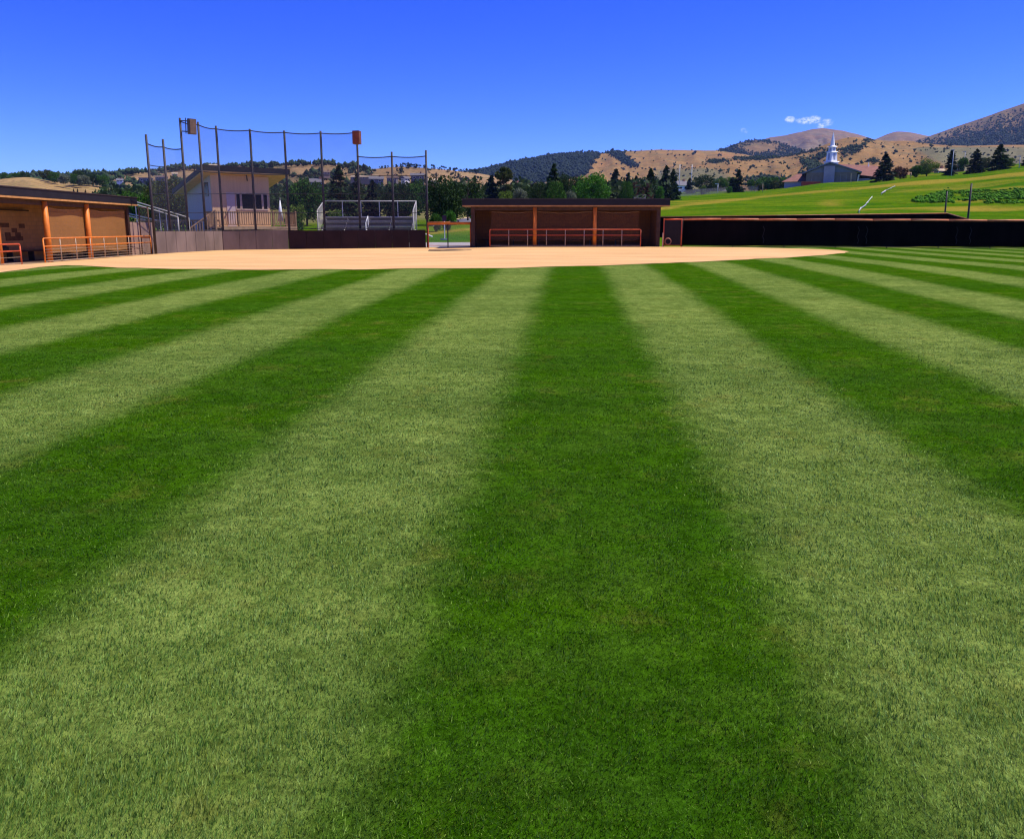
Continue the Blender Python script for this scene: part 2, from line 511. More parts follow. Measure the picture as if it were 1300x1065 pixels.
# ------------------------------------------------------------------ grass blades near the camera
def blades():
    ph = R(4.32)
    half = lambda Y: .72 * Y + 2.2
    dens = lambda Y: 36000 * (2 / Y) ** 1.6 * np.clip((14 - Y) / 7, 0, 1) ** 1.3
    yy = np.linspace(1.5, 14, 400)
    cum = np.cumsum(dens(yy) * 2 * half(yy)); n = int(cum[-1] * (yy[1] - yy[0])); cum /= cum[-1]
    V = []; RN = []
    for _ in range(1):
        Y = np.interp(rng.uniform(0, 1, n), cum, yy)
        X = rng.uniform(-1, 1, n) * half(Y)
        w = .0014 * (Y / 2) ** .85
        h = .0165 * (2 / Y) ** .25
        clump = fbm(X * 9, Y * 9, 21, 3)
        z = gz(X, Y)
        s = X * math.cos(ph) - Y * math.sin(ph)
        away = np.sin((s + .61) * 2 * math.pi / 3.01) + .1 + rng.normal(0, .35, n) < 0
        a = rng.uniform(0, 2 * math.pi, n)
        lean = rng.uniform(.15, 1.25, n) * h
        hh = h * rng.uniform(.3, 1.35, n) * (.25 + 1.5 * clump)
        base = np.stack([X, Y, z - .002], -1)
        tip = base + np.stack([np.cos(a) * lean * .8 + math.sin(ph) * lean * .3, np.sin(a) * lean * .8 + np.where(away, 1, -1) * h * .55, hh], -1)
        wa = rng.uniform(0, math.pi, n); ww = w * rng.uniform(.6, 1.3, n)
        side = np.stack([np.cos(wa) * ww, np.sin(wa) * ww * .5, 0 * X], -1)
        V.append(np.stack([base - side, base + side, tip], 1).reshape(-1, 3))
        RN.append(np.repeat(np.clip(rng.uniform(0, 1, n) + (clump - .5) * .5, 0, 1), 3))
    V = np.concatenate(V); RN = np.concatenate(RN)
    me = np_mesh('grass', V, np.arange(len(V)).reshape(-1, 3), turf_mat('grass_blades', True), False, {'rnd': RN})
    tag(link('grass', me), 'short mown grass blades of the near outfield', kind='stuff')


blades()

# ------------------------------------------------------------------ hills
def hill_mat(name, tan, tan2, scrub, green=(.13, .14, .05), nscale=.012):
    m, nt, b, o = new_mat(name)
    pos = N(nt, 'NewGeometry').outputs['Position']
    veg = N(nt, 'Attribute', attribute_name='veg').outputs['Fac']
    gr = N(nt, 'Attribute', attribute_name='grn').outputs['Fac']
    n1 = noise(nt, pos, nscale, 6, .65); n2 = noise(nt, pos, nscale * 9, 5, .7)
    col = mix(nt, ss(nt, n1, .35, .68), tan, tan2)
    n3 = noise(nt, stretch(nt, pos, (1, 1, 2.5)), nscale * 2.6, 5, .7)
    col = mix(nt, ss(nt, n3, .48, .68, 0, .75), col, tuple(a * .75 + b * .25 for a, b in zip(green, tan)))
    col = mix(nt, ss(nt, noise(nt, pos, nscale * 1.7, 3), .55, .75, 0, .6), col, (tan2[0] * 1.05, tan2[1] * .82, tan2[2] * .85))
    col = mix(nt, ss(nt, math_(nt, 'ADD', gr, math_(nt, 'MULTIPLY', math_(nt, 'SUBTRACT', n1, .5), .8)), .3, .8, 0, .85), col, green)
    col = mix(nt, 1.0, col, mix(nt, ss(nt, n2, .3, .7), (.72, .72, .72), (1.22, 1.22, 1.22)), 'MULTIPLY')
    v = math_(nt, 'ADD', veg, math_(nt, 'MULTIPLY', math_(nt, 'SUBTRACT', n2, .5), 1.1))
    col = mix(nt, ss(nt, v, .45, .62, 0, .92), col, scrub)
    nt.links.new(col, b.inputs['Base Color'])
    b.inputs['Roughness'].default_value = .9; b.inputs['Specular IOR Level'].default_value = .05
    bm = N(nt, 'Bump', ins={'Height': n2, 'Strength': .6, 'Distance': .06 / nscale}); nt.links.new(bm.outputs[0], b.inputs['Normal'])
    return m


def hill(name, label, sky, d_ridge, base_row, d_base, mat, veg, grn=None, rough=.22, seed=0, nx=160, ny=44, jag=.5, power=.9):
    sx = [p[0] for p in sky]; sy = [p[1] for p in sky]
    cs = np.linspace(sx[0], sx[-1], nx)
    rr = np.interp(cs, sx, sy)
    ker = np.array([1, 2, 3, 2, 1]) / 9.
    rr = np.convolve(np.pad(rr, 2, 'edge'), ker, 'valid')
    rr = rr + (fbm(cs * .05, cs * 0, seed + 50, 4) - .5) * 2 * jag
    kr = kof(rr); kb = float(kof(base_row))
    t = np.linspace(0, 1, ny)
    T, CC = np.meshgrid(t, cs, indexing='ij')
    KR = np.broadcast_to(kr, T.shape)
    gul = fbm(CC * .022 + T * 1.3, T * 3.0 + CC * .006, seed, 5) - .5
    rid = np.abs(fbm(CC * .03 + T * .8, T * 1.2, seed + 9, 4) - .5) * 2 - .25
    K = kb + (KR - kb) * T ** power + np.maximum(KR - kb, .004) * rough * (gul * 1.2 + rid * .9) * 4 * T * (1 - T) ** 1.0
    K = np.minimum(K, KR - (1 - T) * .0012)
    YY = d_base + (d_ridge - d_base) * T
    # back of the hill
    tb = np.array([.12, .35, .7, 1.2])[:, None]
    Yb = d_ridge + (d_ridge - d_base) * tb + cs[None] * 0
    Zr = kr * d_ridge
    Zb = Zr[None] - np.maximum(Zr[None] - kb * d_base + 5, 8) * tb ** 1.4
    Yall = np.concatenate([YY, Yb]); Zall = np.concatenate([K * YY, Zb])
    Call = np.concatenate([CC, np.broadcast_to(cs, Yb.shape)])
    Xall = (Call - 650) / 1019. * Yall
    Rall = rowof(Zall / Yall)
    Vg = np.clip(veg(Call, Rall, T if False else None), 0, 1)
    Gn = np.clip(grn(Call, Rall), 0, 1) if grn else Vg * 0
    v = np.stack([Xall, Yall, EYE + Zall], -1).reshape(-1, 3)
    n, mm = Yall.shape
    i = np.arange((n - 1) * mm).reshape(n - 1, mm)[:, :-1]
    f = np.stack([i, i + 1, i + mm + 1, i + mm], -1).reshape(-1, 4)
    me = np_mesh(name, v, f, mat, True, {'veg': Vg, 'grn': Gn})
    tag(link(name, me), label, kind='structure')
    return dict(X=Xall[:ny], Y=Yall[:ny], Z=EYE + Zall[:ny], V=Vg[:ny], C=Call[:ny], R=Rall[:ny])


def hill_pts(H, n, fn, seed):
    r = np.random.default_rng(seed)
    ny, nx = H['X'].shape
    a = r.uniform(0, ny - 1.001, n); c = r.uniform(0, nx - 1.001, n)
    ai = a.astype(int); ci = c.astype(int); fa = a - ai; fc = c - ci

    def bl(A):
        return A[ai, ci] * (1 - fa) * (1 - fc) + A[ai + 1, ci] * fa * (1 - fc) + A[ai, ci + 1] * (1 - fa) * fc + A[ai + 1, ci + 1] * fa * fc
    col = bl(H['C']); row = bl(H['R']); vg = bl(H['V'])
    k = r.uniform(size=n) < fn(col, row, vg)
    return np.stack([bl(H['X'])[k], bl(H['Y'])[k], bl(H['Z'])[k]], -1), col[k], row[k]


ICO = None


def blob_cloud(name, pts, size, mat, label, seed=1, squash=.8, per=3, attr=None):
    """many rough leafy mounds as one body of cover"""
    r = np.random.default_rng(seed)
    n = len(pts)
    sz = size * np.clip(np.exp(r.normal(0, .38, n)), .4, 1.9) if np.isscalar(size) else size * r.uniform(.6, 1.4, n)
    V = []; Fc = []
    # each mound: 'per' overlapping jittered octahedra
    o = np.array([[1, 0, 0], [-1, 0, 0], [0, 1, 0], [0, -1, 0], [0, 0, 1], [0, 0, -1.]])
    of = np.array([[0, 2, 4], [2, 1, 4], [1, 3, 4], [3, 0, 4], [2, 0, 5], [1, 2, 5], [3, 1, 5], [0, 3, 5]])
    cnt = 0
    for j in range(per):
        off = r.normal(0, .35, (n, 3)) * sz[:, None]; off[:, 2] = np.abs(off[:, 2]) * .7
        ang = r.uniform(0, 6.28, n); ca, sa = np.cos(ang), np.sin(ang)
        sc = sz[:, None, None] * r.uniform(.35, .75, (n, 6, 1))
        q = o[None] * sc
        q = np.stack([q[..., 0] * ca[:, None] - q[..., 1] * sa[:, None], q[..., 0] * sa[:, None] + q[..., 1] * ca[:, None], q[..., 2] * squash], -1)
        q = q + r.normal(0, .12, q.shape) * sz[:, None, None]
        q = q + (pts + off)[:, None, :]; q[..., 2] += sz[:, None] * .25
        V.append(q.reshape(-1, 3))
        Fc.append((of[None] + (np.arange(n) * 6)[:, None, None] + cnt).reshape(-1, 3)); cnt += n * 6
    me = np_mesh(name, np.concatenate(V), np.concatenate(Fc), mat)
    return tag(link(name, me), label, kind='stuff')


SCRUB_N = leaf_mat('juniper_green', (.022, .038, .016), .5)
SCRUB_F = leaf_mat('far_scrub_blue_green', (.016, .027, .024), .4, (.022, .038, .034))
SCRUB_M = leaf_mat('oak_scrub_green', (.030, .055, .018), .6, (.06, .075, .03))
SCRUB_L = leaf_mat('pale_shrub_green', (.11, .13, .075), .4)

TAN, TAN2 = (.27, .175, .070), (.34, .225, .095)
BRN, BRN2 = (.135, .088, .042), (.20, .125, .056)
mt_near = hill_mat('dry_grass_hill', TAN, TAN2, (.035, .05, .02), (.15, .15, .05), .02)
mt_mid = hill_mat('dry_foothill', (.21, .120, .038), (.285, .165, .052), (.022, .030, .022), (.125, .125, .06), .008)
mt_town = hill_mat('scrub_hillside', (.24, .15, .07), (.32, .205, .095), (.03, .045, .022), (.10, .12, .04), .02)
mt_far = hill_mat('far_mountain', BRN, BRN2, (.017, .024, .026), (.10, .105, .065), .004)
mt_peak = hill_mat('far_brown_peak', (.17, .100, .046), (.215, .130, .058), (.07, .075, .06), (.17, .155, .10), .0025)

vn = lambda c, r, sx=.05, sy=.12, s=0: fbm(c * sx, r * sy, s, 4)
HE = hill('far_peak', 'rounded bare brown mountain top far behind the church steeple',
          [(930, 196), (950, 183), (970, 174.5), (990, 172), (1010, 167.5), (1022, 164), (1036, 163), (1060, 166), (1080, 171), (1100, 177), (1130, 186), (1160, 196)], 4600, 215, 3000, mt_peak,
          lambda c, r, t: .25 * vn(c, r, .06, .2, 3), lambda c, r: sstep(172, 186, r) * .5, .3, 3)
HG = hill('small_peak', 'small bare brown peak between the big mountain and the steeple',
          [(1070, 190), (1098, 179), (1113, 171.5), (1126, 167), (1142, 168), (1166, 173), (1200, 182), (1230, 192)], 4200, 205, 3000, mt_peak,
          lambda c, r, t: .2 * vn(c, r, .06, .2, 8), None, .25, 5, 80)
HH = hill('big_mountain', 'big scrub mottled mountain rising out of the right edge',
          [(1110, 192), (1135, 184), (1160, 176), (1190, 165), (1220, 154), (1250, 143), (1280, 132), (1300, 125), (1340, 113), (1450, 95), (1600, 95)], 2700, 196, 1700, mt_far,
          lambda c, r, t: .14 + .85 * vn(c, r, .22, .22, 11) * sstep(122, 165, r + (c - 1300) * .34), None, .3, 7)
HD = hill('dome_hill', 'dark dome shaped hill beyond the goalposts',
          [(870, 205), (890, 197), (915, 188), (932, 181.5), (950, 178), (966, 178), (982, 181), (1000, 187.5), (1020, 194), (1050, 204)], 2400, 222, 1900, mt_far,
          lambda c, r, t: .75 - .5 * np.exp(-((c - 958) / 22) ** 2 - ((r - 188) / 6) ** 2) - .35 * vn(c, r, .3, .4, 88), None, .15, 13, 90)
HC = hill('forest_mountain', 'long mountain with dark forest on its left and bare brown grass on its right',
          [(540, 232), (575, 224), (610, 216), (640, 209), (670, 203), (700, 198), (728, 195), (748, 194), (760, 195), (775, 192.5), (790, 192), (810, 191.5), (835, 190), (870, 191), (905, 191), (940, 196), (1000, 210), (1040, 222)], 1950, 250, 1050, mt_mid,
          lambda c, r, t: np.clip(.95 * sstep(768 - (r - 196) * .6, 745 - (r - 196) * .8, c) * sstep(236, 224, r + .12 * (c - 690)) + .75 * np.exp(-(((c - 775) - (r - 193) * 1.5) / 9) ** 2) * sstep(221, 205, r)
                                  + .35 * vn(c, r, .09, .2, 17) + .25 * np.exp(-((c - 665) / 18) ** 2 - ((r - 212) / 5) ** 2) - .5 * np.exp(-((c - 655) / 12) ** 2 - ((r - 211) / 3) ** 2), 0, 1),
          lambda c, r: sstep(203, 222, r) * sstep(790, 860, c) * .9, .2, 17, 220)


def veg_f(c, r, t):
    v = .30 * vn(c, r, .07, .2, 23)
    for cx, cy, sx, sy, sl in ((1075, 190, 16, 6, -.35), (1022, 208, 15, 3.5, .35), (945, 199, 26, 4.5, .0), (1000, 195, 40, 3, -.15), (1030, 213, 14, 5, 0), (975, 229, 26, 3.2, .0), (1095, 177, 8, 2.5, 0), (1040, 197, 14, 4, -.3), (905, 205, 14, 3, 0), (1100, 205, 10, 2, 0)):
        v = v + .75 * np.exp(-((c - cx) / sx) ** 2 - ((r - cy - sl * (c - cx)) / sy) ** 2)
    return v * (.55 + .9 * vn(c, r, .16, .35, 29))


HF = hill('tan_foothill', 'tan grass foothill with dark scrub in its folds behind the church',
          [(820, 226), (860, 213), (890, 206), (915, 202), (940, 199), (965, 200.5), (990, 199), (1015, 193.5), (1035, 186), (1052, 179), (1070, 174), (1082, 174.5), (1098, 177.5), (1120, 179), (1145, 179.5), (1165, 182.5), (1185, 184.5), (1220, 185.5), (1260, 184.5), (1320, 184), (1500, 186)], 1350, 246, 520, mt_mid,
          veg_f, lambda c, r: .95 * sstep(206, 222, r + (c - 870) * .02) * sstep(960, 890, c) + 1.1 * sstep(184, 190, r) * sstep(1120, 1180, c - (r - 190) * 2.0), .22, 23, 260, 60)


def veg_b(c, r, t):
    v = .50 + .6 * (vn(c, r, .07, .16, 31) - .5)
    v = v - .65 * sstep(470, 500, c) * sstep(211, 215, r + 0 * c) - .35 * np.exp(-((c - 410) / 30) ** 2 - ((r - 213) / 5) ** 2) - .55 * np.exp(-((c - 185) / 14) ** 2 - ((r - 228) / 6) ** 2) - .5 * np.exp(-((c - 245) / 22) ** 2 - ((r - 225) / 6) ** 2)
    return v


HB = hill('town_hillside', 'long low hillside of scrub and houses behind the ball field',
          [(-300, 223), (0, 223), (100, 222.5), (150, 221), (190, 218), (220, 215), (280, 212), (350, 209.5), (400, 208.5), (420, 208), (450, 212), (478, 215), (500, 212.5), (520, 212), (540, 213.5), (580, 217), (605, 220), (640, 226), (690, 240)], 900, 268, 425, mt_town,
          veg_b, lambda c, r: .4 * sstep(230, 250, r), .2, 31, 240, 50)
HA = hill('tan_hill', 'near tan grass hill above the left dugout roof',
          [(-300, 235), (-60, 231), (0, 228.5), (30, 225.5), (45, 225), (60, 228), (78, 232), (100, 234), (125, 235), (143, 238), (158, 243), (172, 250), (190, 260), (215, 272)], 390, 274, 240, mt_near,
          lambda c, r, t: .16 + .4 * sstep(.62, .8, vn(c, r, .12, .3, 41)), lambda c, r: .5 * np.exp(-((c - 88) / 12) ** 2 - ((r - 236) / 4) ** 2) + .5 * sstep(242, 260, r), .12, 41, 120, jag=.3)

# scrub cover on the hills
p, c_, r_ = hill_pts(HC, 130000, lambda c, r, v: np.clip(v * 1.5 - .5, 0, 1) * .55 * sstep(.25, .55, fbm(c * .25, r * .4, 71, 3) + v * .25) + .004, 1)
blob_cloud('forest', p, 4.0, SCRUB_F, 'dark blue green forest on the long mountain', 1, .9, 1)
p, c_, r_ = hill_pts(HF, 100000, lambda c, r, v: np.clip(v * 1.6 - .45, 0, 1) * .5 + .012, 2)
blob_cloud('scrub', p, 2.1, SCRUB_N, 'dark juniper scrub in folds of the tan foothill', 2, .9, 2)
p, c_, r_ = hill_pts(HH, 150000, lambda c, r, v: np.clip(v * 1.5 - .25, 0, 1) * .42 * (c < 1400), 3)
blob_cloud('scrub', p, 3.8, SCRUB_F, 'dark scrub mottling the big right hand mountain', 3, .9, 1)
p, c_, r_ = hill_pts(HD, 40000, lambda c, r, v: np.clip(v * 1.6 - .5, 0, 1) * .5, 4)
blob_cloud('scrub', p, 3.6, SCRUB_F, 'dark scrub covering the dome shaped hill', 4, .9, 1)
p, c_, r_ = hill_pts(HB, 42000, lambda c, r, v: np.clip(v * 1.7 - .6, 0, 1) * .36 * (c > -60), 5)
blob_cloud('scrub', p, 3.0, SCRUB_M, 'green scrub and small trees over the town hillside', 5, 1., 3)
# wooded skyline of the town hillside
cs = rng.uniform(-60, 470, 420)
sk = np.interp(cs, [-60, 0, 100, 150, 190, 220, 280, 350, 400, 420, 450, 470], [223, 223, 222.5, 221, 218, 215, 212, 209.5, 208.5, 208, 212, 214.5])
YY = rng.uniform(860, 900, len(cs))
pts = np.stack([(cs - 650) / 1019 * YY, YY, EYE + kof(sk + .6) * YY], -1)
blob_cloud('treeline', pts, 2.4 * (.6 + 1.3 * vnoise(cs * .11, cs * 0, 5)), SCRUB_M, 'uneven treeline along the crest of the town hillside', 6, 1.15, 4)

# ------------------------------------------------------------------ trees
def rand_quads(c, size, r, elong=1.0, dirv=None):
    n = len(c)
    a = r.normal(size=(n, 3)) if dirv is None else dirv + r.normal(0, .35, (n, 3))
    a /= np.linalg.norm(a, axis=1)[:, None]
    b = np.cross(a, r.normal(size=(n, 3))); b /= np.linalg.norm(b, axis=1)[:, None] + 1e-9
    s = size * r.uniform(.55, 1.45, (n, 1))
    a = a * s * elong; b = b * s * .62
    v = np.stack([c - a, c - .25 * a + b, c + a, c - .15 * a - b], 1).reshape(-1, 3)
    return v, np.arange(4 * n).reshape(n, 4)


def trunk_mb(h, r0, limbs, seed):
    rr = random.Random(seed); mb = MB()
    pts = [Vector((rr.uniform(-.02, .02) * k, rr.uniform(-.02, .02) * k, h * k / 4)) for k in range(5)]
    for k in range(4): mb.bar(pts[k], pts[k + 1], r0 * (1 - .2 * k), 8, r0 * (1 - .2 * (k + 1)))
    for _ in range(limbs):
        t = rr.uniform(.35, .95); p0 = Vector((0, 0, h * t)); an = rr.uniform(0, 6.28); l = rr.uniform(.14, .3)
        p1 = p0 + Vector((math.cos(an) * l, math.sin(an) * l, rr.uniform(.06, .22)))
        mb.bar(p0, p1, r0 * .38, 6, r0 * .12)
    return mb


def crown_broad(seed, w=.45, z0=.16, lumps=20, n=3600, size=.026, droop=0.):
    r = np.random.default_rng(seed)
    ph = r.uniform(0, 6.28, lumps); u = r.uniform(-1, 1, lumps); rad = r.uniform(.35, 1, lumps) ** .5
    cz = (1 + z0) / 2; hz = (1 - z0) / 2
    q = np.sqrt(1 - (u * .92) ** 2)
    cc = np.stack([np.cos(ph) * q * rad * w * .72, np.sin(ph) * q * rad * w * .72, cz + u * hz * .78], -1)
    lr = r.uniform(.11, .20, lumps) * (w / .45)
    idx = r.choice(lumps, n, p=lr ** 2 / (lr ** 2).sum())
    d = r.normal(size=(n, 3)); d /= np.linalg.norm(d, axis=1)[:, None]
    pts = cc[idx] + d * (lr[idx] * r.uniform(.35, 1.08, n) ** .6)[:, None] * np.array([1, 1, .85])
    if droop:
        pts[:, 2] -= droop * r.uniform(0, 1, n) * np.hypot(pts[:, 0], pts[:, 1]) / w
    pts = pts[pts[:, 2] > z0 * .5]
    return rand_quads(pts, size, r)


def crown_conifer(seed, w=.25, z0=.06, tiers=13, n=3600, size=.030, power=.85, ragged=.35):
    r = np.random.default_rng(seed)
    h = 1 - (1 - r.uniform(0, 1, n)) ** .62
    h = r.uniform(0, 1, n) ** 1.35
    nb = tiers * 7
    th = np.repeat(np.linspace(0, 1, tiers), 7) + r.normal(0, .015, nb); ta = r.uniform(0, 6.28, nb); tl = r.uniform(1 - ragged, 1.12, nb)
    b = r.integers(0, nb, n)
    keep = r.uniform(size=n) < (1.05 - np.clip(th[b], 0, 1)) ** .8 + .12
    b = b[keep]; n = len(b)
    z = np.clip(th[b], 0, .99); L = w * (1 - z) ** power * tl[b] + .012
    t = r.uniform(.05, 1, n) ** .65
    an = ta[b] + r.normal(0, .26, n)
    pts = np.stack([np.cos(an) * L * t, np.sin(an) * L * t, z0 + (1 - z0) * z - .10 * t * L / w * (1 - z) + r.normal(0, .011, n) + .03], -1)
    dv = np.stack([np.cos(an), np.sin(an), -.35 + 0 * an], -1)
    v, f = rand_quads(pts, size, r, 1.25, dv)
    r2 = np.random.default_rng(seed + 5)
    zt = r2.uniform(.9, 1.0, 40); pt = np.stack([r2.normal(0, .006, 40), r2.normal(0, .006, 40), zt], -1)
    v2, f2 = rand_quads(pt, size * .6, r2)
    return np.concatenate([v, v2]), np.concatenate([f, f2 + len(v)])


BARK = M('bark', (.07, .045, .03), .9, .3, 12., .3)
LEAF = {
    'spruce': leaf_mat('spruce_needles', (.012, .026, .013), .6, (.03, .045, .018)),
    'blue': leaf_mat('blue_spruce_needles', (.014, .030, .024), .5, (.025, .045, .035)),
    'dark': leaf_mat('dark_evergreen_leaves', (.017, .038, .009), .6, (.04, .072, .014)),
    'oak': leaf_mat('mid_green_leaves', (.036, .096, .010), .6, (.065, .14, .016)),
    'olive': leaf_mat('olive_leaves', (.045, .062, .014), .6, (.11, .11, .028)),
    'bright': leaf_mat('bright_green_leaves', (.050, .150, .014), .5, (.075, .2, .02)),
    'lime': leaf_mat('yellow_green_leaves', (.095, .155, .022), .5, (.15, .21, .03)),
    'red': leaf_mat('reddish_brown_leaves', (.075, .035, .024), .5, (.09, .06, .03)),
    'grey': leaf_mat('grey_green_leaves', (.12, .14, .085), .4)}
CROWNS = {}


def crown(kind, leaf, var):
    key = (kind, leaf, var)
    if key not in CROWNS:
        s = var * 17 + hash(kind) % 1 + len(CROWNS)
        if kind == 'conifer': v, f = crown_conifer(s, .31, .05, 14, 4600, .034, .75)
        elif kind == 'wide': v, f = crown_conifer(s, .36, .03, 11, 5200, .032, .7, .5)
        elif kind == 'slim': v, f = crown_conifer(s, .24, .03, 14, 3600, .032, .8)
        elif kind == 'poplar': v, f = crown_broad(s, .24, .08, 22, 3200, .026)
        elif kind == 'bush': v, f = crown_broad(s, .62, .02, 20, 2600, .045)
        elif kind == 'willow': v, f = crown_broad(s, .5, .10, 34, 6500, .022, .16)
        else: v, f = crown_broad(s, .52, .10, 26, 4800, .024)
        CROWNS[key] = np_mesh('crown', v, f, LEAF[leaf])
    return CROWNS[key]


TRUNKS = {}
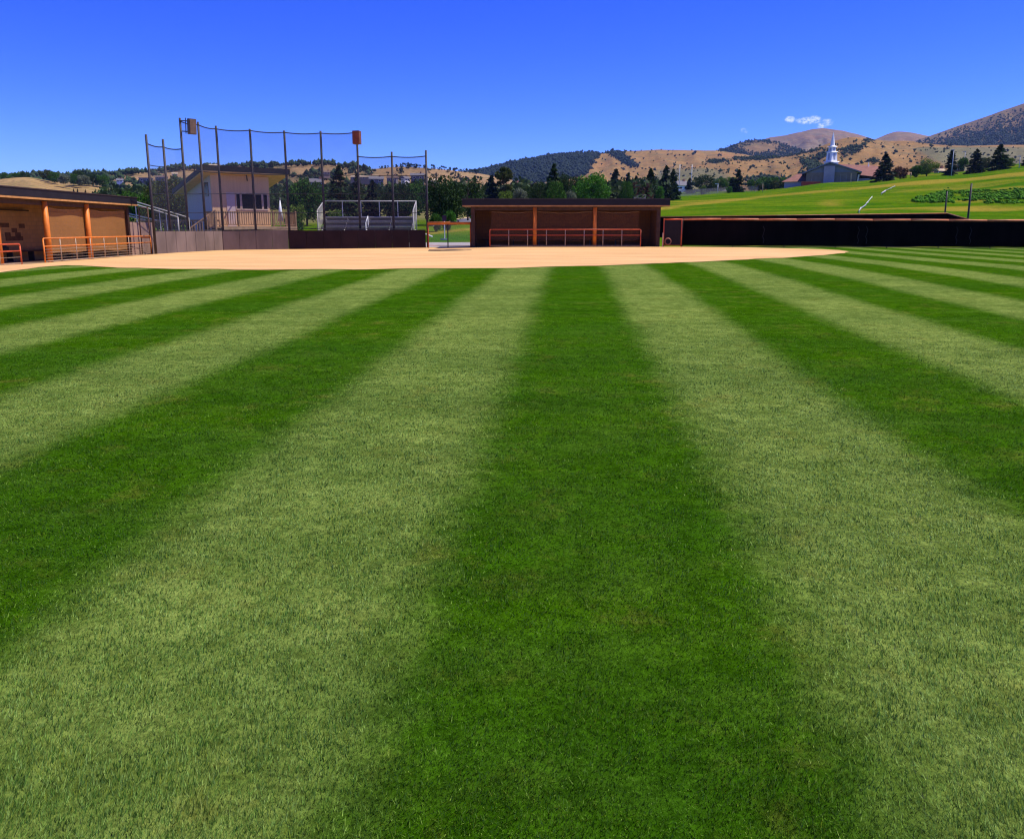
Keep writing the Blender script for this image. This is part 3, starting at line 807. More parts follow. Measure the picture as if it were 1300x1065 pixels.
# kind, leaf, px x, px top, px base, depth, width factor, label
TREES = [
    ('willow', 'olive', 214, 222, 292, 72, 1.0, 'tall ragged olive green tree between the leftmost poles and the booth'),
    ('broad', 'oak', 190, 243, 292, 82, .9, 'leafy green tree standing just left of the ragged olive tree', ),
    ('bush', 'oak', 166, 246, 284, 110, 1.0, 'round green bush showing above the far end of left dugout roof'),
    ('broad', 'oak', 390, 225, 284, 92, .95, 'leafy mid green tree between the booth and the big spruce'),
    ('bush', 'lime', 378, 262, 292, 70, .75, 'yellow green bush at the left side of the bleachers'),
    ('bush', 'oak', 371, 270, 296, 64, .7, 'small dark bush below the right end of the booth deck'),
    ('wide', 'dark', 433, 214, 288, 84, 1.0, 'big dark spruce rising behind the left half of the bleachers'),
    ('wide', 'olive', 455, 224, 286, 92, .8, 'olive conifer leaning against the right side of the big dark spruce'),
    ('conifer', 'spruce', 474, 232, 284, 88, 1.1, 'slim dark conifer behind the middle of the bleachers'),
    ('bush', 'lime', 425, 268, 284, 66, 1.3, 'low yellow green shrub seen under the bleacher top rail'),
    ('broad', 'dark', 505, 231, 286, 86, .95, 'dark rounded evergreen behind the right end of the bleachers'),
    ('broad', 'oak', 527, 228, 285, 96, .8, 'dark green leafy tree just left of the rightmost backstop pole'),
    ('willow', 'dark', 562, 222, 286, 84, 1.0, 'huge dark spreading evergreen to the right of the last backstop pole'),
    ('broad', 'dark', 594, 226, 280, 98, .85, 'dark evergreen behind the left corner of the middle dugout roof'),
    ('bush', 'bright', 571, 269, 284, 74, 1.1, 'bright green shrub over the orange gate'),
    ('bush', 'oak', 553, 272, 288, 72, 1.0, 'low green shrub beside the last backstop pole'),
    ('bush', 'bright', 603, 246, 270, 105, .8, 'light green bush above the left corner of the middle dugout roof'),
    ('conifer', 'blue', 624, 225, 262, 150, 1.25, 'small blue dark conifer left of the tall poplar'),
    ('poplar', 'olive', 640, 209, 264, 150, 1.0, 'tall narrow poplar above the left part of middle dugout'),
    ('bush', 'lime', 641, 243, 264, 120, 1.0, 'yellow green bush at the foot of the tall poplar'),
    ('bush', 'grey', 661, 240, 264, 140, .9, 'grey green bush right of the tall poplar'),
    ('broad', 'dark', 668, 236, 264, 150, .9, 'small dark tree in the gap between the poplar and big dark tree'),
    ('wide', 'dark', 703, 211, 268, 118, 1.0, 'tall dark tree left of the bright round tree behind middle dugout'),
    ('broad', 'dark', 722, 218, 268, 135, .8, 'dark tree squeezed between tall dark tree and bright round tree'),
    ('broad', 'oak', 704, 230, 268, 104, .75, 'mid green tree in front of the tall dark tree'),
    ('broad', 'dark', 684, 230, 268, 120, .8, 'dark bushy tree behind the middle dugout left of centre post'),
    ('broad', 'bright', 752, 219, 268, 110, 1.1, 'large bright green round tree behind the middle dugout'),
    ('bush', 'grey', 722, 243, 264, 106, .9, 'pale grey green bush at foot of the bright round tree'),
    ('conifer', 'blue', 781, 217, 256, 160, 1.2, 'dark conifer at the right shoulder of the bright round tree'),
    ('conifer', 'spruce', 797, 222, 254, 170, 1.2, 'short dark conifer between the bright round tree and the red hedge'),
    ('broad', 'oak', 795, 230, 254, 150, .8, 'small green tree in front of the short dark conifer'),
    ('conifer', 'spruce', 807, 225, 252, 200, 1.2, 'tiny dark conifer peeking over the red hedge'),
    ('bush', 'red', 808, 232, 251, 175, 1.1, 'reddish brown hedge bush near the parked car'),
    ('bush', 'red', 820, 234, 250, 178, 1.0, 'reddish brown bush below the twin dark conifers'),
    ('conifer', 'dark', 825, 216, 250, 195, 1.25, 'left one of the two dark conifers near the goalposts'),
    ('conifer', 'spruce', 845, 213, 249, 200, 1.25, 'tallest dark conifer just left of the goalposts'),
    ('conifer', 'dark', 854, 217, 248, 205, 1.2, 'dark conifer touching the left goalpost upright'),
    ('bush', 'bright', 837, 237, 249, 180, .9, 'small bright green bush before the dark conifers'),
    ('conifer', 'blue', 875, 227, 247, 300, 1.3, 'small dark conifer beside the right goalpost upright'),
    ('broad', 'dark', 896, 221, 247, 290, 1.2, 'round dark tree right of the goalposts'),
    ('bush', 'lime', 892, 236, 246, 270, .9, 'little yellow green bush under the round dark tree'),
    ('broad', 'oak', 914, 226, 246, 320, 1.2, 'green leafy tree right of the round dark tree by the goalposts'),
    ('broad', 'oak', 926, 225, 246, 325, 1.1, 'green leafy tree left of the pointed pair of conifers'),
    ('conifer', 'spruce', 929, 226, 247, 280, 1.3, 'shorter of the pointed conifer pair beyond the green slope'),
    ('slim', 'spruce', 937, 217, 246, 275, 1.4, 'taller pointed conifer beyond the green slope left of the church'),
    ('bush', 'bright', 925, 237, 246, 265, .9, 'small green shrub in front of the pointed conifer pair'),
    ('bush', 'olive', 965, 234, 244, 300, 1.1, 'low olive shrub on the slope left of the church'),
    ('bush', 'oak', 958, 226, 242, 345, 1.2, 'green tree at left end of the row beside the church'),
    ('bush', 'oak', 974, 222, 241, 350, 1.1, 'dark topped green tree in the row beside the church'),
    ('bush', 'oak', 988, 223, 240, 350, 1.1, 'green tree at right end of the row beside the church'),
    ('bush', 'olive', 983, 230, 241, 310, 1.1, 'olive shrub at the foot of the left church wing'),
    ('conifer', 'spruce', 1122, 197, 233, 235, 1.45, 'dark fat spruce on the ridge right beside the church'),
    ('bush', 'red', 1142, 212, 230, 240, 1.0, 'reddish bush right of the fat spruce on the ridge'),
    ('broad', 'lime', 1176, 200, 226, 240, 1.15, 'yellow green round tree on the ridge'),
    ('bush', 'oak', 1163, 211, 227, 238, 1.0, 'small green bush beside the yellow green tree on the ridge'),
    ('slim', 'spruce', 1206, 192, 222, 235, 1.4, 'narrow dark spruce beside the light pole on the ridge'),
    ('conifer', 'spruce', 1238, 191, 218, 240, 1.5, 'middle dark spruce of the three right of the light pole'),
    ('conifer', 'dark', 1268, 185, 215, 240, 1.65, 'largest dark spruce at right end of the ridge'),
    ('bush', 'olive', 1251, 201, 216, 290, 1.0, 'small olive bush between the two right ridge spruces'),
    ('bush', 'lime', 1282, 201, 214, 260, .9, 'pale green bush right of the largest ridge spruce'),
    ('conifer', 'dark', 1303, 197, 212, 250, 1.6, 'dark tree cut by the right edge of the picture'),
    ('bush', 'oak', 1222, 201, 220, 300, .7, 'small dark bush just right of the narrow ridge spruce'),
    ('bush', 'olive', 60, 216, 228, 385, 1.3, 'dark green tree on the crest of the near tan hill'),
    ('broad', 'oak', 70, 218, 233, 380, 1.2, 'green tree just right of the hill crest tree'),
    ('bush', 'grey', 83, 222, 234, 370, 1.2, 'pale grey tree on the near tan hill'),
    ('broad', 'dark', 101, 215, 236, 382, 1.1, 'tallest dark tree on the near tan hill skyline'),
    ('bush', 'grey', 107, 223, 236, 372, 1.3, 'pale green round tree below the tallest hill tree'),
    ('broad', 'oak', 94, 221, 235, 376, 1.0, 'green tree just left of the pale round hill tree'),
    ('broad', 'dark', 118, 219, 237, 384, 1.2, 'dark tree right of the tallest hill tree'),
    ('broad', 'oak', 131, 221, 238, 384, 1.1, 'rightmost green tree on the near tan hill skyline'),
    ('broad', 'oak', 8, 219, 231, 392, 1.3, 'leftmost dark tree on the hill above left dugout'),
    ('broad', 'oak', 22, 219, 229, 392, 1.3, 'dark tree on hill skyline left of the white hilltop marks'),
    ('broad', 'dark', 33, 218, 228, 392, 1.2, 'small dark tree at left side of the hill crest'),
    ('slim', 'spruce', 94, 240, 248, 300, 1.0, 'left one of the two tiny firs just above left dugout roof'),
    ('slim', 'spruce', 99, 240, 248, 300, 1.0, 'right one of the two tiny firs just above left dugout roof'),
    ('slim', 'spruce', 109, 241, 249, 300, 1.0, 'single tiny fir standing apart above left dugout roof'),
    ('bush', 'oak', 133, 237, 246, 290, .9, 'round bush on the tan hill above left dugout roof'),
    ('bush', 'dark', 144, 241, 253, 260, 1.2, 'dark bush just above the left dugout roof'),
    ('bush', 'dark', 156, 243, 256, 250, 1.0, 'dark bush where the tan hill runs down behind the roof'),
]
for t in TREES:
    kind, leaf, px, top, base, d, wf, label = t
    X = XA(px, d, base)
    zg = float(gz(X, d)) if px > 130 or top > 236 else float(P(px, base, d).z)
    if px <= 160 and d > 240: zg = float(P(px, base, d).z)
    zt = P(px, top, d).z
    h = zt - zg
    nm = {'conifer': 'conifer_tree', 'wide': 'conifer_tree', 'slim': 'fir_tree', 'poplar': 'poplar_tree', 'bush': 'shrub', 'willow': 'spreading_tree'}.get(kind, 'leafy_tree')
    g = 'trees on the near tan hill' if d >= 240 and px < 170 else 'trees on the slope around the church' if px > 855 else 'trees behind the ball field'
    o = thing(nm, (X, d, zg), label, 'shrub' if kind == 'bush' else 'tree', g, random.uniform(0, 6.28))
    # width given by kind and height; bushes shrink to the height asked for
    hv = (P(px, top, d).z - P(px, base, d).z)
    wsc = hv * wf if kind != 'bush' else hv * wf
    o.scale = (max(wsc, .3), max(wsc, .3), max(h, .5))
    link('crown', crown(kind, leaf, random.randint(0, 1)), o)
    tk = 'c' if kind in ('conifer', 'wide', 'slim') else kind
    if tk not in TRUNKS:
        TRUNKS[tk] = trunk_mb(.96 if tk == 'c' else .72, .018 if tk in ('c', 'poplar') else .026, 0 if tk == 'c' else 12, 3).build('trunk', BARK, o).data
    else:
        link('trunk', TRUNKS[tk], o)

# low woods filling the town behind the field
pts = []; 
for _ in range(900):
    d = random.uniform(150, 400); c = random.uniform(130, 835)
    X = XA(c, d, 260); pts.append((X, d, float(gz(X, d))))
pts = np.array(pts); nz = fbm(pts[:, 0] * .03, pts[:, 1] * .03, 61)
pts = pts[nz > .42]
r = np.random.default_rng(18)
k = 80
sz = r.uniform(1.6, 4.2, len(pts))
dd = r.normal(size=(len(pts), k, 3)); dd /= np.linalg.norm(dd, axis=2)[..., None]
q = dd * (r.uniform(.2, 1, (len(pts), k, 1)) ** .5) * sz[:, None, None] * np.array([1, 1, .85]) + (pts + np.array([0, 0, 1.]) * sz[:, None] * .75)[:, None, :]
v, f = rand_quads(q.reshape(-1, 3), .55, r)
tag(link('woods', np_mesh('woods', v, f, SCRUB_M)), 'low green woods and gardens of the town behind the field', kind='stuff')

# single junipers dotted over the tan part of the town hillside
pj, cj, rj = hill_pts(HB, 4000, lambda c, r, v: ((c > 490) & (c < 616) & (r < 236)) * .26, 12)
jm = []
for s in range(4):
    v, f = crown_broad(90 + s, .55, .0, 8, 140, .11)
    jm.append(np_mesh('juniper_bush', v, f, SCRUB_N))
for i in range(min(len(pj), 90)):
    ob = link('juniper_bush', jm[i % 4]); ob.location = pj[i]; s = random.uniform(3.4, 6.2); ob.scale = (s, s, s * .9); ob.rotation_euler.z = random.uniform(0, 6)
    tag(ob, 'small dark juniper dotted on the tan hillside behind the last backstop pole', 'shrub', 'junipers dotted over the tan hillside')
for cx in np.linspace(484, 606, 26):
    cx += random.uniform(-2, 2); d = random.uniform(885, 898)
    sky = np.interp(cx, [478, 500, 520, 540, 580, 605], [215, 212.5, 212, 213.5, 217, 220])
    ob = link('juniper_bush', jm[random.randint(0, 3)]); ob.location = P(cx, sky + .8, d); s = random.uniform(3, 5.5); ob.scale = (s, s, s)
    tag(ob, 'small dark juniper standing on the skyline of the tan hillside', 'shrub', 'junipers along the hillside skyline')

# weedy green bed on the slope
pts = []
for _ in range(5200):
    c = random.uniform(1160, 1420); u = random.random()
    lo = 259 - 1.0 * math.sin(c * .2); hi = np.interp(c, [1160, 1180, 1200, 1300, 1400], [255, 248, 243, 240, 237])
    r_ = lo + (hi - lo) * u
    if 1206 < c < 1226 and random.random() < .75: continue
    g = G(c, r_, 80, 200)
    if fbm(g.x * .35, g.y * .22, 77, 3) < .47: continue
    pts.append(g)
pts = np.array([tuple(p) for p in pts])
blob_cloud('weeds', pts, .28, leaf_mat('weed_leaves', (.060, .190, .002), .4, (.09, .24, .004)), 'dark green bed of tall weeds on the slope at right', 9, .55, 4)

# ------------------------------------------------------------------ dugouts
def rail(name, pts, h, n, label, group, cables=3, mesh=None, loc=None, top=ORANGE):
    """pipe guard rail between two ground points"""
    a, b = Vector(pts[0]), Vector(pts[1])
    mid = a
    o = thing(name, mid, label, 'railing', group)
    d = b - a; L = d.length
    up = Vector((0, 0, 1))
    o0 = Vector((0, 0, 0))
    MB().path([o0 + up * .06, o0 + up * (h - .06), o0 + d.normalized() * .06 + up * h, d - d.normalized() * .06 + up * h, d + up * (h - .06), d + up * .0], .032, 8).build('top_rail', top, o, True)
    MB().bar(o0 + up * h * .68, d + up * h * .68, .026).build('middle_rail', top, o, True)
    MB().bar(o0 + up * .09, d + up * .09, .022).build('bottom_rail', RAILGREY, o, True)
    for i in range(n + 1):
        p = d * (i / n)
        m = MB().bar(p - up * .05, p + up * (h - .01), .024)
        m.build('post', top if i in (0, n) else RAILGREY, o, True)
    if cables:
        m = MB()
        for k in range(cables):
            z = .09 + (h * .68 - .09) * (k + 1) / (cables + 1)
            m.bar(o0 + up * z, d + up * z, .008, 6)
        m.build('cable', RAILGREY, o)
    return o


def dugout(loc, rz, L, Dp, H, posts, nets, label, netmat, slots, entry, accents=True, wallmat=None):
    wallmat = wallmat or BLOCK
    """local x along the front (0..L), y to the back, z up"""
    o = thing('dugout', loc, label, 'dugout', 'dugouts facing the infield', rz)
    fz = .40
    ov, side = .28, .5
    # walls of block
    w = MB().box(0, L, Dp - .2, Dp, -.2, H - fz)
    bw = w.build('back_wall', wallmat, o)
    if accents:
        m = MB()
        for (u, v, ww, hh) in accents:
            m.box(u, u + ww, Dp - .205, Dp - .1, v, v + hh)
        m.build('accent_blocks', BLOCK_DK, bw)
    for x0 in (0, L - .2):
        MB().box(x0, x0 + .2, .0, Dp - .2, -.2, H - fz).build('side_wall', wallmat, o)
    # roof slab: fascia all round, trim strip, soffit
    rf = MB().box(-side, L + side, -ov, Dp + .6, H - fz + .03, H - .03).build('roof', FASCIA, o, bevel=.02)
    MB().box(-side - .03, L + side + .03, -ov - .03, Dp + .63, H - .03, H + .015).build('cap_flashing', M('brown_flashing', (.04, .025, .022), .4, .2), rf)
    MB().box(-side + .01, L + side - .01, -ov - .004, -ov + .1, H - fz - .045, H - fz + .03).build('trim_board', TRIM, rf)
    MB().box(-side + .02, L + side - .02, -ov + .1, Dp + .58, H - fz + .0, H - fz + .03).build('soffit', SOFFIT, rf)
    # header beam over the opening
    MB().box(.2, L - .2, .02, .2, H - fz - .26, H - fz).build('header_beam', DARKWOOD, o)
    MB().box(0 - .004, .22, -.004, .12, -.1, H - fz).build('corner_post', DARKWOOD, o)
    MB().box(L - .22, L + .004, -.004, .12, -.1, H - fz).build('corner_post', DARKWOOD, o)
    for x in posts:
        MB().bar((x, -.02, -.1), (x, -.02, H - fz - .1), .118, 16).build('post', ORANGE, o, True)
    # slung screens between posts
    for a, b in nets:
        m = MB(); n = 16; vs = []; fs = []
        for i in range(n + 1):
            t = i / n; x = a + (b - a) * t
            zt = H - fz - .32 - .09 * math.sin(t * math.pi) - .012 * math.sin(t * 21)
            zb = .34 + .10 * abs(math.sin(t * math.pi * 1.5)) * .6
            vs += [(x, .09 + .02 * math.sin(t * 9), zb), (x, .09 + .03 * math.sin(t * 7), zt)]
        for i in range(n): fs.append((2 * i, 2 * i + 2, 2 * i + 3, 2 * i + 1))
        m.add(vs, fs); s = m.build('screen', netmat, o, True)
        MB().path([vs[2 * i + 1] for i in range(n + 1)], .012, 5).build('hem', M('tan_hem', (.32, .18, .07), .8), s)
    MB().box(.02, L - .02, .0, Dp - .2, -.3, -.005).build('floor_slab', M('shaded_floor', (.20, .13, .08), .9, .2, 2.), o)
    # bench and shelf inside
    for a, b in slots:
        MB().box(a, b, Dp - .38, Dp - .2, H - .86, H - .80).build('shelf', DARKWOOD, o)
    bn = MB().box(.6, L - .6, Dp - .75, Dp - .35, .42, .47).build('bench', DARKWOOD, o)
    for x in np.arange(.9, L - .6, 1.6): MB().box(x, x + .06, Dp - .68, Dp - .42, -.1, .42).build('bench_leg', STEEL, bn)
    return o


# middle dugout
x0, x1 = XA(598, 48), XA(838, 48)
zg = float(near_z(3, 48)) - .02
S = lambda px: XA(px, 48) - x0
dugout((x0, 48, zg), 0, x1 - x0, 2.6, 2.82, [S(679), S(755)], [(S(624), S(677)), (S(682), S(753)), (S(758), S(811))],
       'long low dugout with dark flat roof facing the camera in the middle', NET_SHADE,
       [(S(630), S(670)), (S(692), S(742)), (S(764), S(806))], (S(622), S(813)), None, block_mat('shaded_brown_block', (.15, .055, .013), (.11, .040, .010), (.07, .03, .012)))  # wall block darkened, the interior's shade put into its colour
ra = P(622, 312, 47.6); rb = P(813, 312, 47.6); ra.z = rb.z = float(near_z(3, 47.6))
rail('guard_rail', (ra, rb), 1.03, 8, 'red orange pipe guard rail along the front of the middle dugout', 'guard rails before the dugouts', 0, top=ORANGE_RED)

# left dugout: front runs away from the camera, opens towards +X
XL = -20.5
zl = EYE - 1.37
YN, YF = 31.7, 43.1
acc = [(YF - y, z, w, .2) for y, z, w in ()]
LL = YF - YN
acc = []
for px, row, w in ((5, 286, .8), (28, 287, .45), (18, 292.5, .4), (9, 298, .42), (22, 298, .42), (17, 303, 1.3)):
    Yw = (20.5 + 2.4) * 1019 / (650 - px)
    acc.append((Yw - YN - w / 2, P(px, row, Yw).z - zl - .1, w, .2))
ysh = lambda px: 22.7 * 1019 / (650 - px) - YN
dugout((XL, YN, zl), R(90), LL, 2.6, 3.12, [.2, 35.35 - YN, 38.8 - YN], [(35.45 - YN, 38.7 - YN), (38.9 - YN, LL - .25)],
       'long dugout with orange posts at the left edge', NET_SCREEN, [(ysh(2), ysh(40)), (ysh(62), ysh(88))], None, acc)
XR = -19.75
ry = lambda px: -XR * 1019 / (650 - px)
za = EYE - 1.37
rail('guard_rail', ((XR, ry(190), za + .03), (XR, ry(53), za)), 1.05, 8, 'long orange pipe guard rail with cables before the left dugout', 'guard rails before the dugouts', 4)
rail('guard_rail', ((XR - .2, 32.4, za - .02), (XR - .2, 27, za - .02)), .86, 4, 'short orange guard rail cut by the left edge of the photo', 'guard rails before the dugouts', 1, top=ORANGE_RED)
# black gear bag and bin inside the left dugout
o = thing('equipment_bag', (-22.2, 34.5, zl - .05), 'black equipment bag on the bench inside the left dugout', 'bag')
m = MB(); m.box(-.22, .22, -.5, .5, .48, .82); m.build('bag_body', M('black_nylon', (.012, .012, .016), .6), o, bevel=.09, smooth=True)
MB().path([(0, -.3, .80), (0, -.22, .95), (0, .22, .95), (0, .3, .80)], .02).build('strap', M('black_nylon', (.012, .012, .016), .6), o)

# ------------------------------------------------------------------ backstop
def wall_seg(o, a, b, h, n, mat):
    a = Vector(a); b = Vector(b)
    for i in range(n):
        p = a.lerp(b, i / n + .002 / n); q = a.lerp(b, (i + 1) / n - .006 / n)
        d = (q - p); s = Vector((d.y, -d.x, 0)).normalized() * .05
        m = MB(); m.prism([p - s - Vector((0, 0, .1)), q - s - Vector((0, 0, .1)), q - s + Vector((0, 0, h)), p - s + Vector((0, 0, h))], (0, 0, 0), 2 * s)
        m.build('panel', mat, o, bevel=.012)


o = thing('backstop_wall', (0, 0, 0), 'low backstop wall of grey brown and shade coloured panels behind home plate', 'wall')
corner = {198: 43.2, 283: 48.2, 367: 49.2, 541: 50.0}
base_row = {198: 322.5, 283: 319, 367: 317.2, 541: 316}
pt = {k: P(k, base_row[k], corner[k]) for k in corner}
wall_seg(o, pt[198], pt[283], 1.2, 7, PANEL)
wall_seg(o, pt[283] + Vector((.05, 0, 0)), pt[367], 1.19, 4, PANEL)
wall_seg(o, pt[367] + Vector((.05, 0, 0)), pt[541], 1.16, 8, PANEL_SHADE)
for a, b in ((198, 283), (283, 367), (367, 541)):
    MB().bar(pt[a] + Vector((0, .08, 1.24)), pt[b] + Vector((0, .08, 1.24 if b != 541 else 1.2)), .022).build('top_rail', STEEL, o)
# wall behind the end of the left dugout
o = thing('side_wall_panel', (0, 0, 0), 'pinkish brown wall panel between the left dugout and the backstop', 'wall')
a = Vector((-20.75, 43.25, EYE - 1.4)); b = Vector((-20.75, 46.6, EYE - 1.4))
wall_seg(o, a, b, 1.86, 1, M('pink_brown_panel', (.36, .22, .16), .8, .2, 2., .1))

POLES = [(187, 171, 196, 43.0), (210, 177, 215, 44.6), (231.5, 150, 238, 46.2), (254.5, 155, 260, 47.2), (277, 160, 282, 48.3), (320, 164, 323.5, 48.8), (363, 166, 366.5, 49.3), (409, 166.5, 411.5, 49.6), (453.5, 170, 458, 50.1), (497.5, 193, 500.5, 50.15), (540.5, 191, 543.5, 50.2)]
o = thing('backstop', (0, 0, 0), 'tall netted backstop on eleven steel poles around home plate', 'backstop')
tops = []; bots = []
for (xt, yt, xb, d) in POLES:
    t = P(xt, yt, d)
    X = (P(xb, 318, d).x + t.x) / 2
    zb = float(gz(X, d)) - .3
    MB().bar((X, d, zb), (X, d, t.z), .075, 10, .062).build('pole', STEEL, o, True)
    tops.append(Vector((X, d, t.z))); bots.append(Vector((X, d, zb + .3)))


def zrow(i, row): return P(650, row, POLES[i][3]).z


net_top = [182, 187, 189.5, 158.5, 164, 166, 168.5, 169.5, 168.5, 199, 198.5]
lev = {'mid': [209.5, 212, 215, 217.5, 219.5, 221, 222, 222.5, 222.5, 223, 223], 'low': [245, 245, 245, 245, 245, 245, 245, 245, 245, 245, 245]}
off = Vector((0, -.09, 0))


def sag(a, b, s, n=8):
    return [a.lerp(b, i / n) - Vector((0, 0, s * 4 * (i / n) * (1 - i / n))) for i in range(n + 1)]


for i in range(10):
    za_ = zrow(i, net_top[i]); zb_ = zrow(i + 1, net_top[i + 1])
    if i == 2: za_ = zrow(2, 154)
    if i == 8: za_ = zrow(8, 199)
    a = Vector((tops[i].x, tops[i].y, za_)) + off; b = Vector((tops[i + 1].x, tops[i + 1].y, zb_)) + off
    c = sag(a, b, .07)
    MB().path(c, .032, 5).build('top_cable', CABLE, o)
    if i == 1: pass
    # net panel hung from the cable
    lo = 1.2
    vs = []; fs = []
    for j, p_ in enumerate(c):
        g_ = bots[i].lerp(bots[i + 1], j / 8)
        vs += [(p_.x, p_.y, g_.z + lo), tuple(p_)]
    for j in range(8): fs.append((2 * j, 2 * j + 2, 2 * j + 3, 2 * j + 1))
    MB().add(vs, fs).build('net', NET, o)
    for rows in ([net_top[i] + 0, 0], ):
        pass
    for rr_ in (lev['mid'], [246] * 11, [270] * 11):
        a2 = Vector((tops[i].x, tops[i].y, zrow(i, rr_[i]))) + off; b2 = Vector((tops[i + 1].x, tops[i + 1].y, zrow(i + 1, rr_[i + 1]))) + off
        MB().path(sag(a2, b2, .03, 4), .018 if rr_[0] > 240 else .022, 5).build('net_rope', CABLE, o)

# loudspeakers
BOXG = M('speaker_grey_brown', (.13, .095, .075), .7, .2, 4.)
BOXR = M('speaker_rust', (.16, .055, .03), .7, .2, 4.)


def speaker(px, row, d, w, h, dep, rz, mat, face, label, tilt=0., attach=None):
    c = P(px, row, d)
    o = thing('loudspeaker', c, label, 'loudspeaker', 'loudspeakers on the backstop poles', rz)
    m = MB(); m.prism([(-w / 2, -dep / 2, -h / 2), (w / 2, -dep / 2, -h / 2), (w * .5, dep / 2, -h / 2), (-w * .5, dep / 2, -h / 2)], (0, 0, 0), (0, 0, h))
    m.build('cabinet', mat, o, bevel=.02)
    g = MB().box(-w / 2 + .04, w / 2 - .04, -dep / 2 - .02, -dep / 2 + .005, -h / 2 + .04, h / 2 - .04).build('grille', face, o, bevel=.008)
    q = Matrix.Rotation(-rz, 3, 'Z') @ (attach - c)
    br = MB(); br.bar((q.x, q.y, .28), (0, dep * .3, .28), .03); br.bar((q.x, q.y, -.28), (0, dep * .3, -.28), .03); br.bar(((q.x) * .5, (q.y + dep * .3) * .5, -.4), ((q.x) * .5, (q.y + dep * .3) * .5, .45), .025)
    br.build('bracket', STEEL, o)
    o.rotation_euler = (tilt, 0, rz)
    return o


speaker(243.5, 161, 45.9, .40, .84, .34, R(42), BOXG, M('speaker_tan_grille', (.15, .10, .07), .8, .15, 5.), 'grey brown loudspeaker beside the tallest left backstop pole', R(6), Vector((tops[2].x, tops[2].y, P(232, 161, 46).z)))
speaker(453, 175, 49.7, .44, .78, .42, R(-8), BOXR, M('speaker_red_grille', (.20, .05, .025), .8, .2, 5.), 'rusty red loudspeaker on top of the right backstop pole', 0, Vector((tops[8].x, tops[8].y, P(453, 175, 50).z)))

# ------------------------------------------------------------------ gates and right fence
def gate(label, a, b, h, top, mid=None, fill=None, group='orange field gates', thick=.05):
    a = Vector(a); b = Vector(b); d = b - a; up = Vector((0, 0, 1))
    o = thing('gate', a, label, 'gate', group)
    z = Vector((0, 0, 0))
    MB().bar(z + up * h, d + up * h, thick, 8).build('top_bar', top, o, True)
    for t in ([0, 1] if mid is None else [0, mid, 1]):
        MB().bar(d * t - up * .05, d * t + up * (h + (.06 if t in (0, 1) else 0)), .034, 8).build('post', ORANGE_RED if t != mid else STEEL, o, True)
    MB().bar(z + up * .1, d + up * .1, .02, 6).build('bottom_bar', ORANGE_RED, o)
    if fill: MB().quad(z + up * .1, d + up * .1, d + up * h, z + up * h).build('mesh_fill', fill, o)
    return o


g1 = P(544, 314, 49.6); g2 = P(597.5, 314, 48.3)
g1.z = g2.z = float(near_z(-4, 49)) + .04
gt = gate('wide orange topped gate between the backstop and middle dugout', g1, g2, 1.44, ORANGE, .47, WIRE, thick=.085)
a = P(842, 313, 48); b = P(864.5, 313, 48); a.z = b.z = float(near_z(9, 48))
gate('narrow orange framed gate at right end of middle dugout', a, b, 1.62, ORANGE_RED, None, M('dark_gate_fabric', (.012, .007, .006), .8), thick=.05)
# hose reel beside it
o = thing('garden_hose', P(848, 311, 47.7), 'coiled garden hose hanging by the narrow gate', 'hose')
m = MB()
for k in range(4):
    m.path([(.0 + (.17 + .012 * k) * math.cos(t), .03 * k, .2 + (.17 + .012 * k) * math.sin(t)) for t in np.linspace(0, 2 * math.pi, 15)], .018, 5)
m.build('hose_coil', M('faded_red_hose', (.25, .09, .05), .6), o)
MB().bar((-.32, .02, -.2), (-.32, .02, .7), .03).build('hose_stand', M('pale_pipe', (.5, .3, .2), .6), o)

o = thing('outfield_fence', (0, 0, 0), 'long black screened fence with orange top rail right of the middle dugout', 'fence')
A = P(866, 313, 48); Bx = 62.
fy = lambda X: 48 - (X - A.x) * .022
h = 1.62
fz_ = lambda X: float(near_z(X, 47.5))
vs = []; fs = []
xs = np.linspace(A.x, Bx, 140)
for i, X in enumerate(xs):
    z = fz_(X); wv = .02 * math.sin(X * 2.1) + .015 * math.sin(X * 5.3)
    vs += [(X, fy(X) + wv, z + .07 + .03 * vnoise(X * 1.1, 0, 2)), (X, fy(X) + wv * .3, z + h - .02)]
for i in range(len(xs) - 1): fs.append((2 * i, 2 * i + 2, 2 * i + 3, 2 * i + 1))
MB().add(vs, fs).build('windscreen', SCREEN, o, True)
MB().path([(X, fy(X) - .01, fz_(X) + h + .02 + .012 * math.sin(X * 1.7)) for X in xs[::6]] + [(Bx, fy(Bx), fz_(Bx) + h)], .062, 8).build('top_rail', ORANGE_RED if False else M('faded_orange_rail', (.50, .15, .055), .6, .25, 2., dirt=(.55, .3, .16)), o, True)
X = A.x
while X < Bx:
    MB().bar((X, fy(X) + .09, fz_(X) - .1), (X, fy(X) + .09, fz_(X) + h), .035, 8).build('post', STEEL, o, True); X += 3.05
MB().box(A.x, A.x + .01, 48.0, 48.01, .6, .61) if False else None
for X in (A.x + 4.8, A.x + 10.4, A.x + 10.9, A.x + 16.2, A.x + 17.0, A.x + 23.5, A.x + 30):
    zz = fz_(X)
    MB().path([(X + .06 * math.sin(k * 2.1), fy(X) - .035, zz + .25 + .2 * k) for k in range(6)], .018, 5).build('fabric_fold', M('paler_black_fabric', (.035, .03, .03), .9, spec=0.), o)  # crease bars slightly paler than the windscreen
m = MB()
m.path([(X, fy(X) - .03, fz_(X) + .05 + .01 * math.sin(X * 3)) for X in xs[::5]], .02, 5)
m.build('bottom_cable', M('rust_cable', (.25, .12, .07), .8), o)

